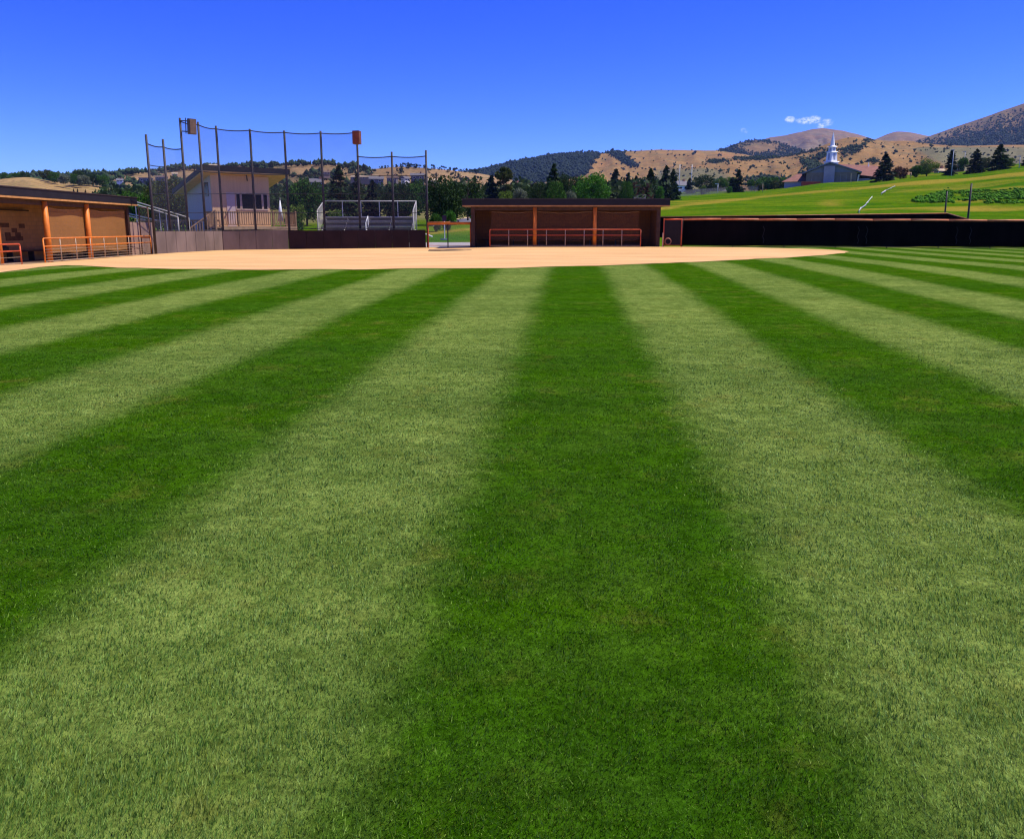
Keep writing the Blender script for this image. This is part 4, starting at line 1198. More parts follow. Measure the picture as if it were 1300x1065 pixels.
# second fence beyond
o = thing('far_fence', (0, 0, 0), 'black screened fence of the neighbouring field behind the first fence', 'fence')
q0, q1, q2 = P(835, 300, 62), P(1200, 300, 62), P(1229, 305, 51)
zt0, zt1, zt2 = P(840, 275.6, 62).z, P(1200, 271, 62).z, P(1228, 279.2, 51).z
MB().quad((q0.x, q0.y, zt0 - 1.9), (q1.x, q1.y, zt1 - 1.9), (q1.x, q1.y, zt1), (q0.x, q0.y, zt0)).build('windscreen', SCREEN, o)
MB().quad((q1.x, q1.y, zt1 - 1.9), (q2.x, q2.y, zt2 - 1.4), (q2.x, q2.y, zt2), (q1.x, q1.y, zt1)).build('windscreen', SCREEN, o)
MB().path([(q0.x, q0.y, zt0), (q1.x, q1.y, zt1), (q2.x, q2.y, zt2)], .035, 6).build('top_rail', MATS['faded_orange_rail'], o, True)
for i in range(9):
    t = i / 8; p_ = Vector((q0.x, q0.y, zt0)).lerp(Vector((q1.x, q1.y, zt1)), t)
    MB().bar(p_ - Vector((0, -.08, 1.95)), p_ + Vector((0, .08, .05 if i % 2 else .0)), .035, 6).build('post', STEEL, o)
DKPOLE = M('black_steel_pole', (.012, .011, .012), .5)
for px, r0, d, lab in ((1202.5, 243, 62.4, 'shorter thin black pole at the corner of the far fence'), (1233.5, 233, 52.5, 'taller thin black pole just behind the right fence')):
    t = P(px, r0, d); zb = float(gz(t.x, d))
    m = MB().bar((0, 0, -.3), (0, 0, t.z - zb), .06, 8); ob = m.build('fence_pole', DKPOLE, None, True); ob.location = (t.x, d, zb)
    tag(ob, lab, 'pole', 'thin black poles at the fence corner')
# wire mesh between the two poles
t1 = P(1202.5, 243, 62.4); t2 = P(1233.5, 233, 52.5)

o = MB(); gm = Vector((XA(571, 43), 43.0, float(gz(XA(571, 43), 43)) + .012))
n = 22
o.add([(1.15 * math.cos(t) * (1 + .05 * math.sin(3 * t)), .8 * math.sin(t), .03 + .01 * math.sin(5 * t)) for t in np.linspace(0, 2 * math.pi, n + 1)[:-1]] + [(1.2 * math.cos(t), .84 * math.sin(t), -.03) for t in np.linspace(0, 2 * math.pi, n + 1)[:-1]], [tuple(range(n))] + [(i, (i + 1) % n, n + (i + 1) % n, n + i) for i in range(n)])
ob = o.build('ground_patch', M('dark_brown_patch', (.05, .035, .025), .9), None); ob.location = gm  # thin dark patch added over the dirt
tag(ob, 'dark flat patch lying on the dirt before the orange gate', 'mat')

# ------------------------------------------------------------------ announcer booth
def booth():
    d = 55.0
    SID = M('cream_siding', (.68, .43, .23), .75, .06, 1.5, .1, st=(6, 6, .3))
    SID_SHADE = M('shaded_siding', (.46, .41, .42), .75, .06, 1.5, .1, st=(6, 6, .3))  # left wall's copy of the siding, its shade put into the colour
    A0 = P(272, 296, 53.0)          # front left corner of the raised room
    o = thing('announcer_booth', (A0.x, A0.y, float(gz(A0.x, A0.y))), 'cream announcer booth with dark shed roof and wooden deck behind the backstop', 'booth', rz=R(40))
    W = 3.95; Dp = 4.9
    zb = o.location.z
    zf = P(272, 288, 53).z - zb        # deck floor
    zt = P(272, 222, 53).z - zb        # top of the front wall
    zk = zt - 1.0                        # back wall top, roof falls to the back/left
    MB().prism([(0, 0, 0), (W, 0, 0), (W, 0, zt), (0, 0, zt)], (0, 0, 0), (0, .12, 0)).build('front_wall', SID, o)
    MB().prism([(-.0, .12, -.3), (0, Dp, -.3), (0, Dp, zk), (0, .12, zt)], (0, 0, 0), (.12, 0, 0)).build('left_wall', SID_SHADE, o)
    MB().prism([(W, .12, -.3), (W, Dp, -.3), (W, Dp, zk), (W, .12, zt)], (0, 0, 0), (-.12, 0, 0)).build('right_wall', SID, o)
    MB().box(.12, W - .12, Dp - .12, Dp, -.3, zk).build('back_wall', SID, o)
    # shed roof, high at the front, with deep eaves
    s = (zk - zt) / Dp
    rz_ = lambda y: zt + s * y
    r0, r1 = -.75, Dp + .7
    prof = [(-.75, r0, rz_(r0) + .06), (-.75, r1, rz_(r1) + .06), (-.75, r1, rz_(r1) + .40), (-.75, r0, rz_(r0) + .40)]
    rf = MB().prism(prof, (0, 0, 0), (W + 2.0, 0, 0)).build('roof', M('booth_roof_dark', (.008, .006, .007), .6, .3, 2.), o, bevel=.02)
    prof = [(-.71, r0 + .05, rz_(r0) + .0), (-.71, r1 - .05, rz_(r1) + .0), (-.71, r1 - .05, rz_(r1) + .06), (-.71, r0 + .05, rz_(r0) + .06)]
    MB().prism(prof, (0, 0, 0), (W + 1.92, 0, 0)).build('soffit', M('cream_soffit', (.70, .44, .20), .8, .1), rf)
    MB().bar((W * .62, -.02, zt - .28), (W * .52, -.9, zt - .0), .04).build('bracket', DARKWOOD, rf)
    # windows: a row of panes
    S_ = lambda px: W * (px - 272) / 70. * (1 + .05 * (342 - px) / 70 * 0)
    z0, z1 = P(300, 266, 54.4).z - zb, P(300, 246, 54.4).z - zb
    edges = [S_(300), S_(306.5), S_(323), S_(333), S_(340)]
    for i in range(4):
        f_ = MB()
        a, b = edges[i], edges[i + 1] - .03
        f_.box(a, b, -.035, .02, z0 - .04, z0 + .03); f_.box(a, b, -.035, .02, z1 - .03, z1 + .04); f_.box(a, a + .05, -.035, .02, z0 + .03, z1 - .03); f_.box(b - .05, b, -.035, .02, z0 + .03, z1 - .03)
        w_ = f_.build('window', M('beige_window_frame', (.62, .45, .33), .6), o)
        MB().box(a + .05, b - .05, -.012, .015, z0 + .03, z1 - .03).build('pane', GLASS, w_)
    dr = MB().box(S_(289), S_(299), -.03, .01, zf, zt - 1.1).build('door', M('pale_pink_door', (.6, .46, .42), .6, .05), o)
    # side window
    MB().box(-.03, .01, .5, 1.5, zt - 1.35, zt - .45).build('side_window', GLASS, o)
    # deck
    dz = zf
    dx0, dx1 = -.5, W + 1.1
    dk = MB().box(dx0, dx1, -1.7, -.02, dz - .1, dz).build('deck', DECK, o)
    MB().box(dx0 + .4, dx1, -1.76, -1.68, dz - .22, dz + .02).build('deck_fascia', M('pale_deck_board', (.45, .28, .16), .8, .15), dk)
    for x in np.linspace(dx0 + .1, dx1 - .1, 6): MB().box(x - .06, x + .06, -1.66, -1.54, -.4, dz - .1).build('deck_post', DECK, dk)
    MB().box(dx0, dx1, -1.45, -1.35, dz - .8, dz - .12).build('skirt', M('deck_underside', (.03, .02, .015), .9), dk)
    rl = MB(); hR = .98
    rl.box(dx0, dx1, -1.72, -1.62, dz + hR - .05, dz + hR); rl.box(dx0, dx1, -1.7, -1.64, dz + .1, dz + .16)
    rl.box(dx1 - .08, dx1, -1.6, -.05, dz + hR - .05, dz + hR); rl.box(dx0, dx0 + .08, -1.6, -.05, dz + hR - .05, dz + hR)
    rg = rl.build('deck_railing', DECK, o)
    bl = MB(); x = dx0 + .1
    while x < dx1:
        bl.box(x, x + .045, -1.69, -1.65, dz + .16, dz + hR - .05); x += .15
    y = -1.5
    while y < -.1:
        bl.box(dx1 - .06, dx1 - .02, y, y + .045, dz, dz + hR - .05); bl.box(dx0 + .02, dx0 + .06, y, y + .045, dz, dz + hR - .05); y += .15
    bl.build('baluster', DECK, rg)
    for x in (dx0, 1.0, W - .6, dx1 - .1): MB().box(x, x + .1, -1.73, -1.61, dz - .2, dz + hR + .06).build('railing_post', DECK, rg)
    # stair going down to the left
    st = MB()
    for k in range(6): st.box(dx0 - .26 * (k + 1), dx0 - .26 * k + .02, -1.55, -.35, dz - .18 * (k + 1) - .04, dz - .18 * (k + 1))
    st.build('stair', DECK, o)
    sr = MB(); sr.plank((dx0, -1.62, dz + hR), (dx0 - 1.6, -1.62, dz + hR - 1.1), .08, .06); sr.plank((dx0 - 1.6, -1.62, dz - 1.2), (dx0 - 1.6, -1.62, dz + hR - 1.05), .09, .09, (0, 1, 0))
    x = dx0 - .15
    while x > dx0 - 1.6:
        zz = dz + hR - 1.1 * (dx0 - x) / 1.6; sr.box(x - .02, x + .02, -1.64, -1.6, zz - .85, zz); x -= .16
    sr.build('stair_railing', DECK, o)
    # white folded cloth at the right corner
    c = o.matrix_basis @ Vector((W + .22, -1.1, dz))
    c2 = thing('folded_umbrella', c, 'white folded umbrella leaning on the right end of booth deck', 'umbrella')
    m = MB(); m.bar((0, 0, .35), (.03, 0, 1.75), .2, 10, .03); m.build('cloth', WHITE, c2, True)
    MB().bar((-.02, 0, 0), (.04, 0, 1.95), .022).build('umbrella_pole', ALU, c2)


booth()

# ------------------------------------------------------------------ bleachers
def bleachers():
    d = 57.5
    a = P(399, 292, d); b = P(525, 292, d)
    z0 = float(gz((a.x + b.x) / 2, d)) - .05
    o = thing('bleachers', (a.x, d, z0), 'silver aluminium bleachers with a back guard rail behind the dark wall', 'bleachers', rz=R(1))
    W = b.x - a.x
    n = 5; run = .62; y = 0; rise = (P(430, 276.5, d + .62 * 4).z - z0 - .42) / 4
    for k in range(n):
        zz = .42 + rise * k; y = run * k
        MB().box(.25, W - .25, y, y + .27, zz, zz + .045).build('seat_plank', ALU, o, bevel=.008)
        if k: MB().box(.25, W - .25, y - .3, y - .02, zz - .24, zz - .20).build('foot_plank', M('grey_foot_plank', (.38, .33, .29), .7, .15, 3.), o)
        MB().box(.25, W - .25, y + .30, y + .32, zz - .30, zz + .02).build('riser', M('grey_riser', (.22, .185, .16), .8, .2, 2.), o)
    yb = run * n; zk = .42 + rise * (n - 1)
    ht = P(430, 255.5, d + yb).z - z0
    g = MB(); g.bar((.1, yb, ht), (W - .1, yb, ht), .04); g.bar((.1, yb, zk + .05), (W - .1, yb, zk + .05), .035)
    for sx in (.1, W - .1):
        g.bar((sx, yb, ht), (sx, run * 1.2, ht - .75), .04); g.bar((sx, run * 1.2, ht - .75), (sx, run * 1.2, .2), .035)
    g.build('guard_rail', ALU, o, True)
    for t in np.linspace(0, 1, 6):
        MB().bar((.1 + (W - .2) * t, yb, -.3), (.1 + (W - .2) * t, yb, ht), .03).build('upright', ALU, o, True)
    for sx in (.1, W - .1):
        MB().quad((sx, yb, ht), (sx, run * 1.2, ht - .75), (sx, run * 1.2, .3), (sx, yb, zk)).build('side_mesh', mesh_mat('pale_side_mesh', (.55, .5, .45), .4), o)
    for t in (0, .25, .5, .75, 1):
        x = .3 + (W - .6) * t
        m = MB(); m.bar((x, 0, .0), (x, yb, 0), .03); m.bar((x, 0, .4), (x, yb, zk), .03)
        for k in range(n): m.bar((x, run * k + .12, 0), (x, run * k + .12, .42 + rise * k), .025)
        m.build('support_frame', ALU, o)
    # aisle handrail in the middle
    x = W * .5
    MB().path([(x, run * 1.4, .3), (x, run * 1.4, 1.5), (x + .04, run * 2.6, 1.95), (x + .04, run * 2.6, .8)], .03, 8).build('aisle_rail', WHITE, o, True)
    # ramp rail at right end
    MB().plank((W + .02, .8, .95), (W + 1.35, -.4, .5), .12, .06).build('ramp_rail', WHITE, o)


bleachers()


def left_bleachers():
    d = 48.5
    a = P(172, 259, d); b = P(226, 276, d)
    zg = float(gz(a.x, d))
    o = thing('bleachers', (a.x, d, zg), 'side rails of bleachers sloping down behind the far end of left dugout', 'bleachers')
    L = b.x - a.x; za_ = a.z - zg; zb_ = b.z - zg
    for off_, nm in ((0, 'guard_rail'), (1.6, 'guard_rail')):
        MB().path([(-1.2, off_, za_ + .32), (L, off_, zb_)], .035, 8).build(nm, ALU, o, True)
        MB().path([(-1.2, off_, za_ - .55), (L * .2, off_, za_ - .95)], .035, 8).build('lower_rail', ALU, o, True)
        for t in (-.3, .28, .72, 1.):
            z_ = za_ + (zb_ - za_) * t
            MB().bar((L * t, off_, -.2), (L * t, off_, z_), .028).build('upright', ALU, o, True)
    for k in range(5):
        x_ = L * (.95 - .27 * k)
        MB().box(x_ - .14, x_ + .14, .1, 1.5, .40 + .2 * k, .445 + .2 * k).build('seat_plank', ALU, o)
    m = MB()
    for off_ in (.15, 1.45): m.bar((L, off_, .36), (-1.2, off_, 1.45), .03)
    m.build('support_frame', ALU, o)
    # wooden rail behind
    f = thing('wooden_fence', P(176, 280, 52.5), 'low brown wooden rail fence behind the left end of the backstop', 'fence')
    l_ = XA(278, 52.5) - XA(176, 52.5)
    h_ = 0
    MB().box(0, l_, -.04, .04, -.08, .04).build('top_rail', DECK, f)
    MB().box(0, l_, -.03, .03, -.9, -.8).build('bottom_rail', DECK, f)
    for t in np.linspace(0, 1, 7): MB().box(l_ * t - .05, l_ * t + .05, .04, .12, -1.6, .02).build('post', DECK, f)
    m = MB(); x = .2
    while x < l_ - .1:
        m.box(x, x + .12, -.06, -.04, -1.1, -.1); x += .24
    m.build('pickets', M('brown_picket', (.17, .10, .055), .8, .3, 4.), f)


left_bleachers()
# dark gate frame at the far end of the left rail
o = thing('wire_gate', (XA(178, 43.9), 43.9, EYE - 1.37), 'dark framed gate between left dugout and brown side wall', 'gate', 'field gates')
w = XA(189.5, 43.9) - XA(178, 43.9)
hh = P(178, 263, 43.9).z - (EYE - 1.37)
for x in (0, w): MB().bar((x, 0, 0), (x, 0, hh), .035).build('post', M('brown_post', (.12, .055, .03), .6), o, True)
MB().bar((0, 0, hh - .05), (w, 0, hh - .05), .025).build('top_bar', M('brown_post', (.12, .055, .03), .6), o)
MB().bar((0, 0, 1.0), (w, 0, 1.0), .03).build('middle_bar', ORANGE, o)
MB().quad((0, 0, .05), (w, 0, .05), (w, 0, hh - .05), (0, 0, hh - .05)).build('mesh_fill', WIRE, o)

# ------------------------------------------------------------------ church
def church():
    d = 300.0
    c = P(1052, 233, d)
    zg = float(gz(c.x, d)) - .3
    u = d / 1019.
    X = lambda px: (px - 1052) * u / 1.07
    X2 = lambda px, y: X(px) * (1 + y / 320)
    Z = lambda row: P(1052, row, d).z - zg
    STONE = M('grey_brick', (.24, .19, .12), .8, .12, .6)
    SLATE = M('slate_blue_gable', (.20, .22, .25), .7, .1, .5)
    ROOF = M('red_brown_shingle', (.20, .085, .06), .85, .2, .6, st=(1, 1, 4))
    PANELG = M('grey_stone_panel', (.36, .32, .32), .7, .1, .5)
    o = thing('church', (c.x, d, zg), 'brown brick church with red roofs and a white steeple on the ridge', 'church', rz=R(-21))
    wl, wr = X(1023), X(1086)
    ze, zp = Z(219), Z(207.5)
    mid = X(1052)
    MB().prism([(wl, 0, -2), (wr, 0, -2), (wr, 0, ze), (wl, 0, ze)], (0, 0, 0), (0, 26, 0)).build('chapel_wall', STONE, o)
    MB().prism([(wl, .2, ze), (wr, .2, ze), (mid, .2, zp)], (0, 0, 0), (0, 26, 0)).build('gable', SLATE, o)
    e = 1.6
    rf = MB()
    for s, xe in ((-1, wl), (1, wr)):
        x0_, z0_ = xe + s * e, ze - e * (zp - ze) / (wr - mid)
        rf.prism([(x0_, -1.2, z0_ + .05), (mid, -1.2, zp + .05), (mid, -1.2, zp + .5), (x0_, -1.2, z0_ + .5)], (0, 0, 0), (0, 28, 0))
    rf.build('roof', M('slate_roof', (.16, .18, .20), .7, .15, .8), o)
    MB().box(X(1045), X(1058.5), -.9, .1, -2, ze + 2.2).build('stone_panel', PANELG, o)
    for px in (1030, 1066, 1073): MB().box(X(px), X(px + .8), -.15, .05, 0, ze - .8).build('pilaster', M('pale_pilaster', (.3, .26, .2), .7), o)
    MB().box(X(1078.5), X(1080), -.5, 0, -1, ze - .5).build('tan_column', M('tan_column', (.62, .42, .2), .7), o)
    # left wing with red hip roof
    a, b = X(995), X(1023)
    MB().box(a, b, 3, 22, -3, Z(229.5)).build('left_wing_wall', M('pale_wing_wall', (.42, .37, .36), .7, .1), o)
    z0_, z1_ = Z(229.5), Z(217.5)
    MB().add([(a - 1, 2, z0_), (b, 2, z0_), (b, 23, z0_), (a - 1, 23, z0_), (a + 4.2, 11, z1_), (b, 11, z1_)], [(0, 1, 5, 4), (1, 2, 5), (2, 3, 4, 5), (3, 0, 4), (0, 3, 2, 1)]).build('left_wing_roof', ROOF, o)
    # right wing
    a, b = X2(1088, 8), X2(1119, 12)
    MB().box(a, b, 8, 30, -3, Z(226)).build('right_wing_wall', M('pale_wing_wall', (.42, .37, .36), .7, .1), o)
    z0_, z1_ = Z(226.5), Z(212.5)
    MB().add([(X(1078), 7, Z(220)), (b + 1, 7, z0_), (b + 1, 31, z0_), (X2(1072, 31), 31, z0_), (X2(1064, 18), 18, Z(204.0)), (b - 2, 18, Z(208.0))], [(0, 1, 5, 4), (1, 2, 5), (2, 3, 4, 5), (3, 0, 4), (0, 3, 2, 1)]).build('right_wing_roof', ROOF, o)
    MB().box(X(1086), X(1091), 4, 6, Z(219.5), Z(218)).build('eave', WHITE, o)
    MB().prism([(X(1086.4), 3, -1), (X(1087.8), 3, -1), (X(1090), 3, Z(222)), (X(1088), 3, Z(222))], (0, 0, 0), (0, .6, 0)).build('buttress', WHITE, o)
    # steeple
    cx = X2(1053.5, 10); cy = 10
    st = None

    def tier(name, r0, r1, za, zb, par, n=4, mat=WHITE):
        vs = [(cx + r0 * math.cos(t) * 1.4142, cy + r0 * math.sin(t) * 1.4142, za) for t in [2 * math.pi * i / n for i in range(n)]]
        vs += [(cx + r1 * math.cos(t) * 1.4142, cy + r1 * math.sin(t) * 1.4142, zb) for t in [2 * math.pi * i / n for i in range(n)]]
        return MB().add(vs, [(i, (i + 1) % n, n + (i + 1) % n, n + i) for i in range(n)] + [tuple(range(n - 1, -1, -1)), tuple(range(n, 2 * n))]).build(name, mat, par)
    st = tier('steeple', 1.75, 1.75, Z(209), Z(203.5), o)
    tier('lower_cornice', 2.1, 1.9, Z(203.5), Z(202.6), st)
    tier('belfry', 1.45, 1.25, Z(202.6), Z(190.5), st)
    tier('middle_cornice', 1.6, 1.3, Z(190.5), Z(189.6), st)
    tier('upper_belfry', .95, .85, Z(189.6), Z(183.5), st)
    tier('upper_cornice', 1.3, .9, Z(183.5), Z(182.3), st)
    tier('spire', .62, .05, Z(182.3), Z(164), st, 8)
    for (r_, r_a, r_b) in ((1.36, 201.5, 192), (.92, 188.8, 184.6)):
        for sg in (-1, 1):
            n_ = Vector((sg * .7071, -.7071, 0)); t_ = Vector((.7071, sg * .7071, 0)); p_ = Vector((cx, cy, 0)) + n_ * (r_ - .1)
            q = [p_ - t_ * .4 + Vector((0, 0, Z(r_a))), p_ + t_ * .4 + Vector((0, 0, Z(r_a))), p_ + t_ * .4 + Vector((0, 0, Z(r_b))), p_ - t_ * .4 + Vector((0, 0, Z(r_b)))]
            MB().prism(q, (0, 0, 0), n_ * .16).build('louvre', M('blue_grey_louvre', (.32, .34, .42), .6), st)
    # small second spire over the right wing
    cx = X2(1099.5, 17); cy = 17
    s2 = tier('ridge_finial', .75, .6, Z(214), Z(211.5), o)
    tier('finial_spire', .28, .03, Z(211.5), Z(203), s2, 6)
    # red low wall before it
    rw = thing('red_planter', P(1032, 232, d - 6), 'low red brick planter wall before the church', 'planter')
    rw.location.z = float(gz(rw.location.x, d - 6))
    MB().box(X(1018) - X(1032), X(1042) - X(1032), 0, 1, -1, .9).build('planter_wall', M('red_brick_low', (.36, .06, .025), .8, .2), rw)
    MB().box(X(1018) - X(1032) - .1, X(1042) - X(1032) + .1, -.1, 1.1, .9, 1.05).build('coping', M('orange_coping', (.42, .14, .06), .8), rw)


church()

# ------------------------------------------------------------------ houses of the town
HW = [M('house_tan', (.30, .22, .15), .8, .1), M('house_blue_grey', (.10, .11, .16), .8, .1), M('house_white', (.7, .68, .64), .7, .06), M('house_grey', (.15, .135, .13), .8, .1), M('house_brick', (.34, .15, .09), .8, .2)]
HR = [M('roof_grey', (.15, .14, .15), .85, .15), M('roof_brown', (.15, .10, .075), .85, .15), M('roof_tan', (.40, .31, .2), .85, .1)]


def house(px, row, d, wpx, hpx, wi, ri, label, rz=0., flat=False, onhill=False):
    u = d / 1019.
    c = P(px, row, d)
    o = thing('house', c, label, 'house', 'houses of the town behind the field', rz)
    W, H_ = wpx * u, hpx * u; D_ = W * .7
    wh = H_ * (.62 if not flat else .9)
    MB().box(-W / 2, W / 2, 0, D_, -3, wh).build('wall', HW[wi], o)
    if flat: MB().box(-W / 2 - .4, W / 2 + .4, -.5, D_ + .4, wh, H_).build('roof', HR[ri], o)
    else:
        rf = MB().prism([(-W / 2 - .5, -.6, wh - .15), (-W / 2 - .5, D_ + .6, wh - .15), (-W / 2 - .5, D_ / 2, H_)], (0, 0, 0), (W + 1, 0, 0)).build('roof', HR[ri], o)
        MB().box(W * .2, W * .2 + .9, D_ * .4, D_ * .4 + .8, wh, H_ + .8).build('chimney', HW[4], rf)
    k = max(2, int(W / 4))
    for i in range(k):
        x = -W / 2 + W * (i + .5) / k
        w_ = MB().box(x - .8, x + .8, -.08, .02, wh * .35, wh * .78).build('window', WHITE, o)
        MB().box(x - .65, x + .65, -.1, -.07, wh * .39, wh * .74).build('pane', GLASS, w_)


for h_ in [
    (402, 238, 330, 15, 11, 3, 0, 'grey house half hidden right of the leafy tree by the booth', .2),
    (462, 229, 600, 34, 7, 0, 2, 'long pale tan house above the olive conifer', -.05),
    (478, 233, 520, 17, 9, 1, 0, 'blue grey house just left of the second last backstop pole', .15),
    (497, 231, 540, 12, 8, 3, 1, 'small grey house right behind the second last backstop pole', -.2),
    (517, 231, 500, 9, 7, 2, 0, 'white gabled house left of the last backstop pole', 1.0),
    (530, 229, 520, 16, 9, 1, 0, 'dark blue grey house right before the last backstop pole', .1),
    (550, 233, 480, 12, 6, 0, 2, 'low tan house right of the last backstop pole', 0.),
    (613, 250, 200, 6, 8, 4, 1, 'small brick house between bushes left of the poplar', .3),
    (656, 240, 360, 10, 8, 2, 0, 'white roofed house right of the poplar', .5),
    (184, 232, 700, 14, 6, 3, 0, 'grey flat house on the hillside by the leftmost pole', .1, True),
    (203, 228, 720, 12, 5, 3, 1, 'grey house between the two leftmost poles', -.1),
    (222, 224, 760, 6, 5, 0, 2, 'cream house on the hillside left of the tallest pole', .4),
    (152, 232, 650, 7, 5, 2, 0, 'small pale house on the hillside left of the leftmost pole', .3),
    (272, 214, 860, 12, 5.5, 2, 2, 'white house on the skyline above the booth roof', .2),
    (300, 215, 860, 9, 4, 3, 1, 'small grey house on the skyline right above the booth', -.2),
    (415, 222, 700, 8, 5, 0, 1, 'brown roofed house among scrub right of booth', .4),
    (867, 245, 380, 14, 15, 2, 0, 'white two storey building behind the goalposts', .4),
    (1216, 219, 300, 15, 9, 4, 2, 'low orange brick house behind the ridge right of the narrow spruce', 0., True),
    (1195, 222, 300, 10, 8, 0, 2, 'small tan house left of the narrow ridge spruce', .3),
    (920, 246, 330, 12, 6, 3, 0, 'long grey shed behind the pointed conifer pair', .05),
    (1060, 240, 330, .1, .1, 0, 0, ''),
]:
    if h_[7]: house(*h_)

# parked cars
def car(px, row, d, col, label, rz):
    c = GP(px, d, row)
    o = thing('parked_car', c, label, 'car', 'cars parked behind the field', rz)
    mt = M('car_paint_' + label.split()[0], col, .3, .03, 2., spec=.5)
    body = [(-2.2, 0, .35), (2.2, 0, .35), (2.25, 0, .7), (1.5, 0, .9), (-2.1, 0, .95), (-2.25, 0, .6)]
    MB().prism([(x, -.85, z) for x, y, z in body], (0, 0, 0), (0, 1.7, 0)).build('body', mt, o, bevel=.06)
    cab = [(-1.8, 0, .93), (1.0, 0, .9), (.35, 0, 1.45), (-1.2, 0, 1.48)]
    MB().prism([(x, -.74, z) for x, y, z in cab], (0, 0, 0), (0, 1.48, 0)).build('window_band', GLASS, o, bevel=.05)
    MB().prism([(-1.15, -.7, 1.475), (.3, -.7, 1.45), (.25, -.7, 1.52), (-1.1, -.7, 1.54)], (0, 0, 0), (0, 1.4, 0)).build('car_roof', mt, o)
    for x in (-1.4, 1.4):
        for y in (-.87, .67):
            w_ = MB().bar((x, y, .33), (x, y + .2, .33), .33, 14).build('wheel', M('tyre', (.015, .015, .015), .8), o, True)
            MB().bar((x, y - .01, .33), (x, y + .21, .33), .19, 10).build('rim', ALU, w_)


car(793, 246, 168, (.5, .5, .52), 'silver parked car left of the red hedge behind middle dugout', .3)

# ------------------------------------------------------------------ goalposts, light poles, markers, irrigation pipe
o = thing('goalposts', GP(869.5, 300, 246), 'white football goalposts beyond the green slope', 'goalposts')
u = 300 / 1019.
hb = P(650, 241, 300).z - o.location.z; ht = P(650, 209, 300).z - o.location.z
for s in (-1, 1):
    MB().bar((s * 7.6 * u, 0, -.3), (s * 7.6 * u, 0, ht), .10, 8).build('upright', M('faded_white_post', (.6, .62, .6), .5), o, True)
MB().bar((-7.6 * u, 0, hb), (7.6 * u, 0, hb), .22, 8).build('crossbar', WHITE, o, True)
MB().box(-7.6 * u - .4, -7.6 * u + .4, -.4, .4, -.3, hb).build('pad', M('blue_white_pad', (.6, .66, .8), .6), o, bevel=.08)


def pole(px, r0, r1, d, rad, label, mat=ALU, head=True, arm=.8):
    c = GP(px, d, r1); t = P(px, r0, d).z - c.z
    o = thing('light_pole', c, label, 'light pole', 'slim poles beyond the slope')
    MB().bar((0, 0, -.3), (0, 0, t), rad, 8, rad * .7).build('pole', mat, o, True)
    if head: MB().box(-arm, .15, -.15, .15, t - .02, t + .16).build('lamp_head', mat, o)


PALE = M('pale_grey_pole', (.34, .36, .4), .5, .1)
pole(1208, 191, 220, 232, .14, 'pale light pole in front of the narrow ridge spruce', PALE)
pole(1223, 193, 218, 300, .12, 'faint slim light pole right of the narrow ridge spruce', PALE)
pole(1294, 199, 211, 235, .12, 'pale light pole near the right edge on the ridge', PALE)
pole(911, 234, 246, 280, .12, 'white short lamp post between round dark tree and pointed conifers', WHITE, True, 1.)
pole(968, 233, 243, 270, .12, 'tan short lamp post on the slope left of church', M('tan_post', (.45, .3, .18), .6), True, .5)
pole(1156, 219, 228, 236, .12, 'short tan post right of the reddish ridge bush', M('tan_post', (.45, .3, .18), .6), False)
c = GP(813, 128, 253)
o = thing('hydrant', c, 'small pale yellow hydrant on grass behind the dugout roof', 'hydrant')
MB().bar((0, 0, -.1), (0, 0, .55), .14, 10).bar((0, 0, .55), (0, 0, .72), .16, 10, .05).build('barrel', M('pale_yellow', (.75, .7, .3), .5), o, True)
MB().bar((-.24, 0, .42), (.24, 0, .42), .08, 8).build('nozzle', M('pale_yellow', (.75, .7, .3), .5), o)
# little sign by the road
c = GP(564.5, 62, 300)
o = thing('sign', c, 'small dark red sign on a white post behind the orange gate', 'sign')
t = P(564.5, 279, 62).z - c.z
MB().bar((0, 0, -.2), (0, 0, t + .3), .035).build('post', WHITE, o)
MB().box(-.16, .16, -.06, -.035, t - .12, t + .32).build('sign_plate', M('dark_red_sign', (.10, .02, .04), .5), o)
MB().box(-.3, .25, -.2, .2, -.05, .12).build('base_block', M('pale_concrete', (.55, .5, .48), .8), o)
# irrigation pipe on the slope
o = thing('irrigation_pipe', G(1090, 270.5, 70), 'white irrigation pipe lying up the slope left of the weeds', 'pipe')
pp = [G(x, y, 70) - o.location for x, y in ((1090.5, 270.5), (1093, 266), (1099, 261.5), (1102, 258), (1107, 251.5))]
for a, b in ((0, 1), (2, 3), (3, 4)):
    MB().bar(pp[a] + Vector((0, 0, .25)), pp[b] + Vector((0, 0, .25)), .06, 8).build('pipe_length', M('dull_white_pipe', (.5, .52, .48), .6), o, True)
MB().bar(pp[1] + Vector((0, 0, .15)), pp[2] + Vector((0, 0, .15)), .07, 8).build('pipe_length', M('dull_pipe', (.3, .32, .32), .6), o, True)
for k in range(5): MB().bar(pp[k] + Vector((0, 0, -.1)), pp[k] + Vector((0, 0, .3)), .05).build('riser', ALU, o)
o = thing('irrigation_pipe', G(1122, 246.5, 70), 'faint grey irrigation pipe higher up the slope', 'pipe')
pp = [G(x, y, 70) - o.location for x, y in ((1119, 247.5), (1124, 244), (1131, 240.5), (1136, 238))]
MB().bar(pp[0] + Vector((0, 0, .3)), pp[1] + Vector((0, 0, .3)), .12, 8).build('pipe_length', ALU, o, True)
MB().bar(pp[1] + Vector((0, 0, .3)), pp[3] + Vector((0, 0, .3)), .06, 8).build('pipe_length', M('dull_pipe', (.3, .32, .32), .6), o, True)
for k in range(4): MB().bar(pp[k] + Vector((0, 0, -.1)), pp[k] + Vector((0, 0, .32)), .05).build('riser', ALU, o)
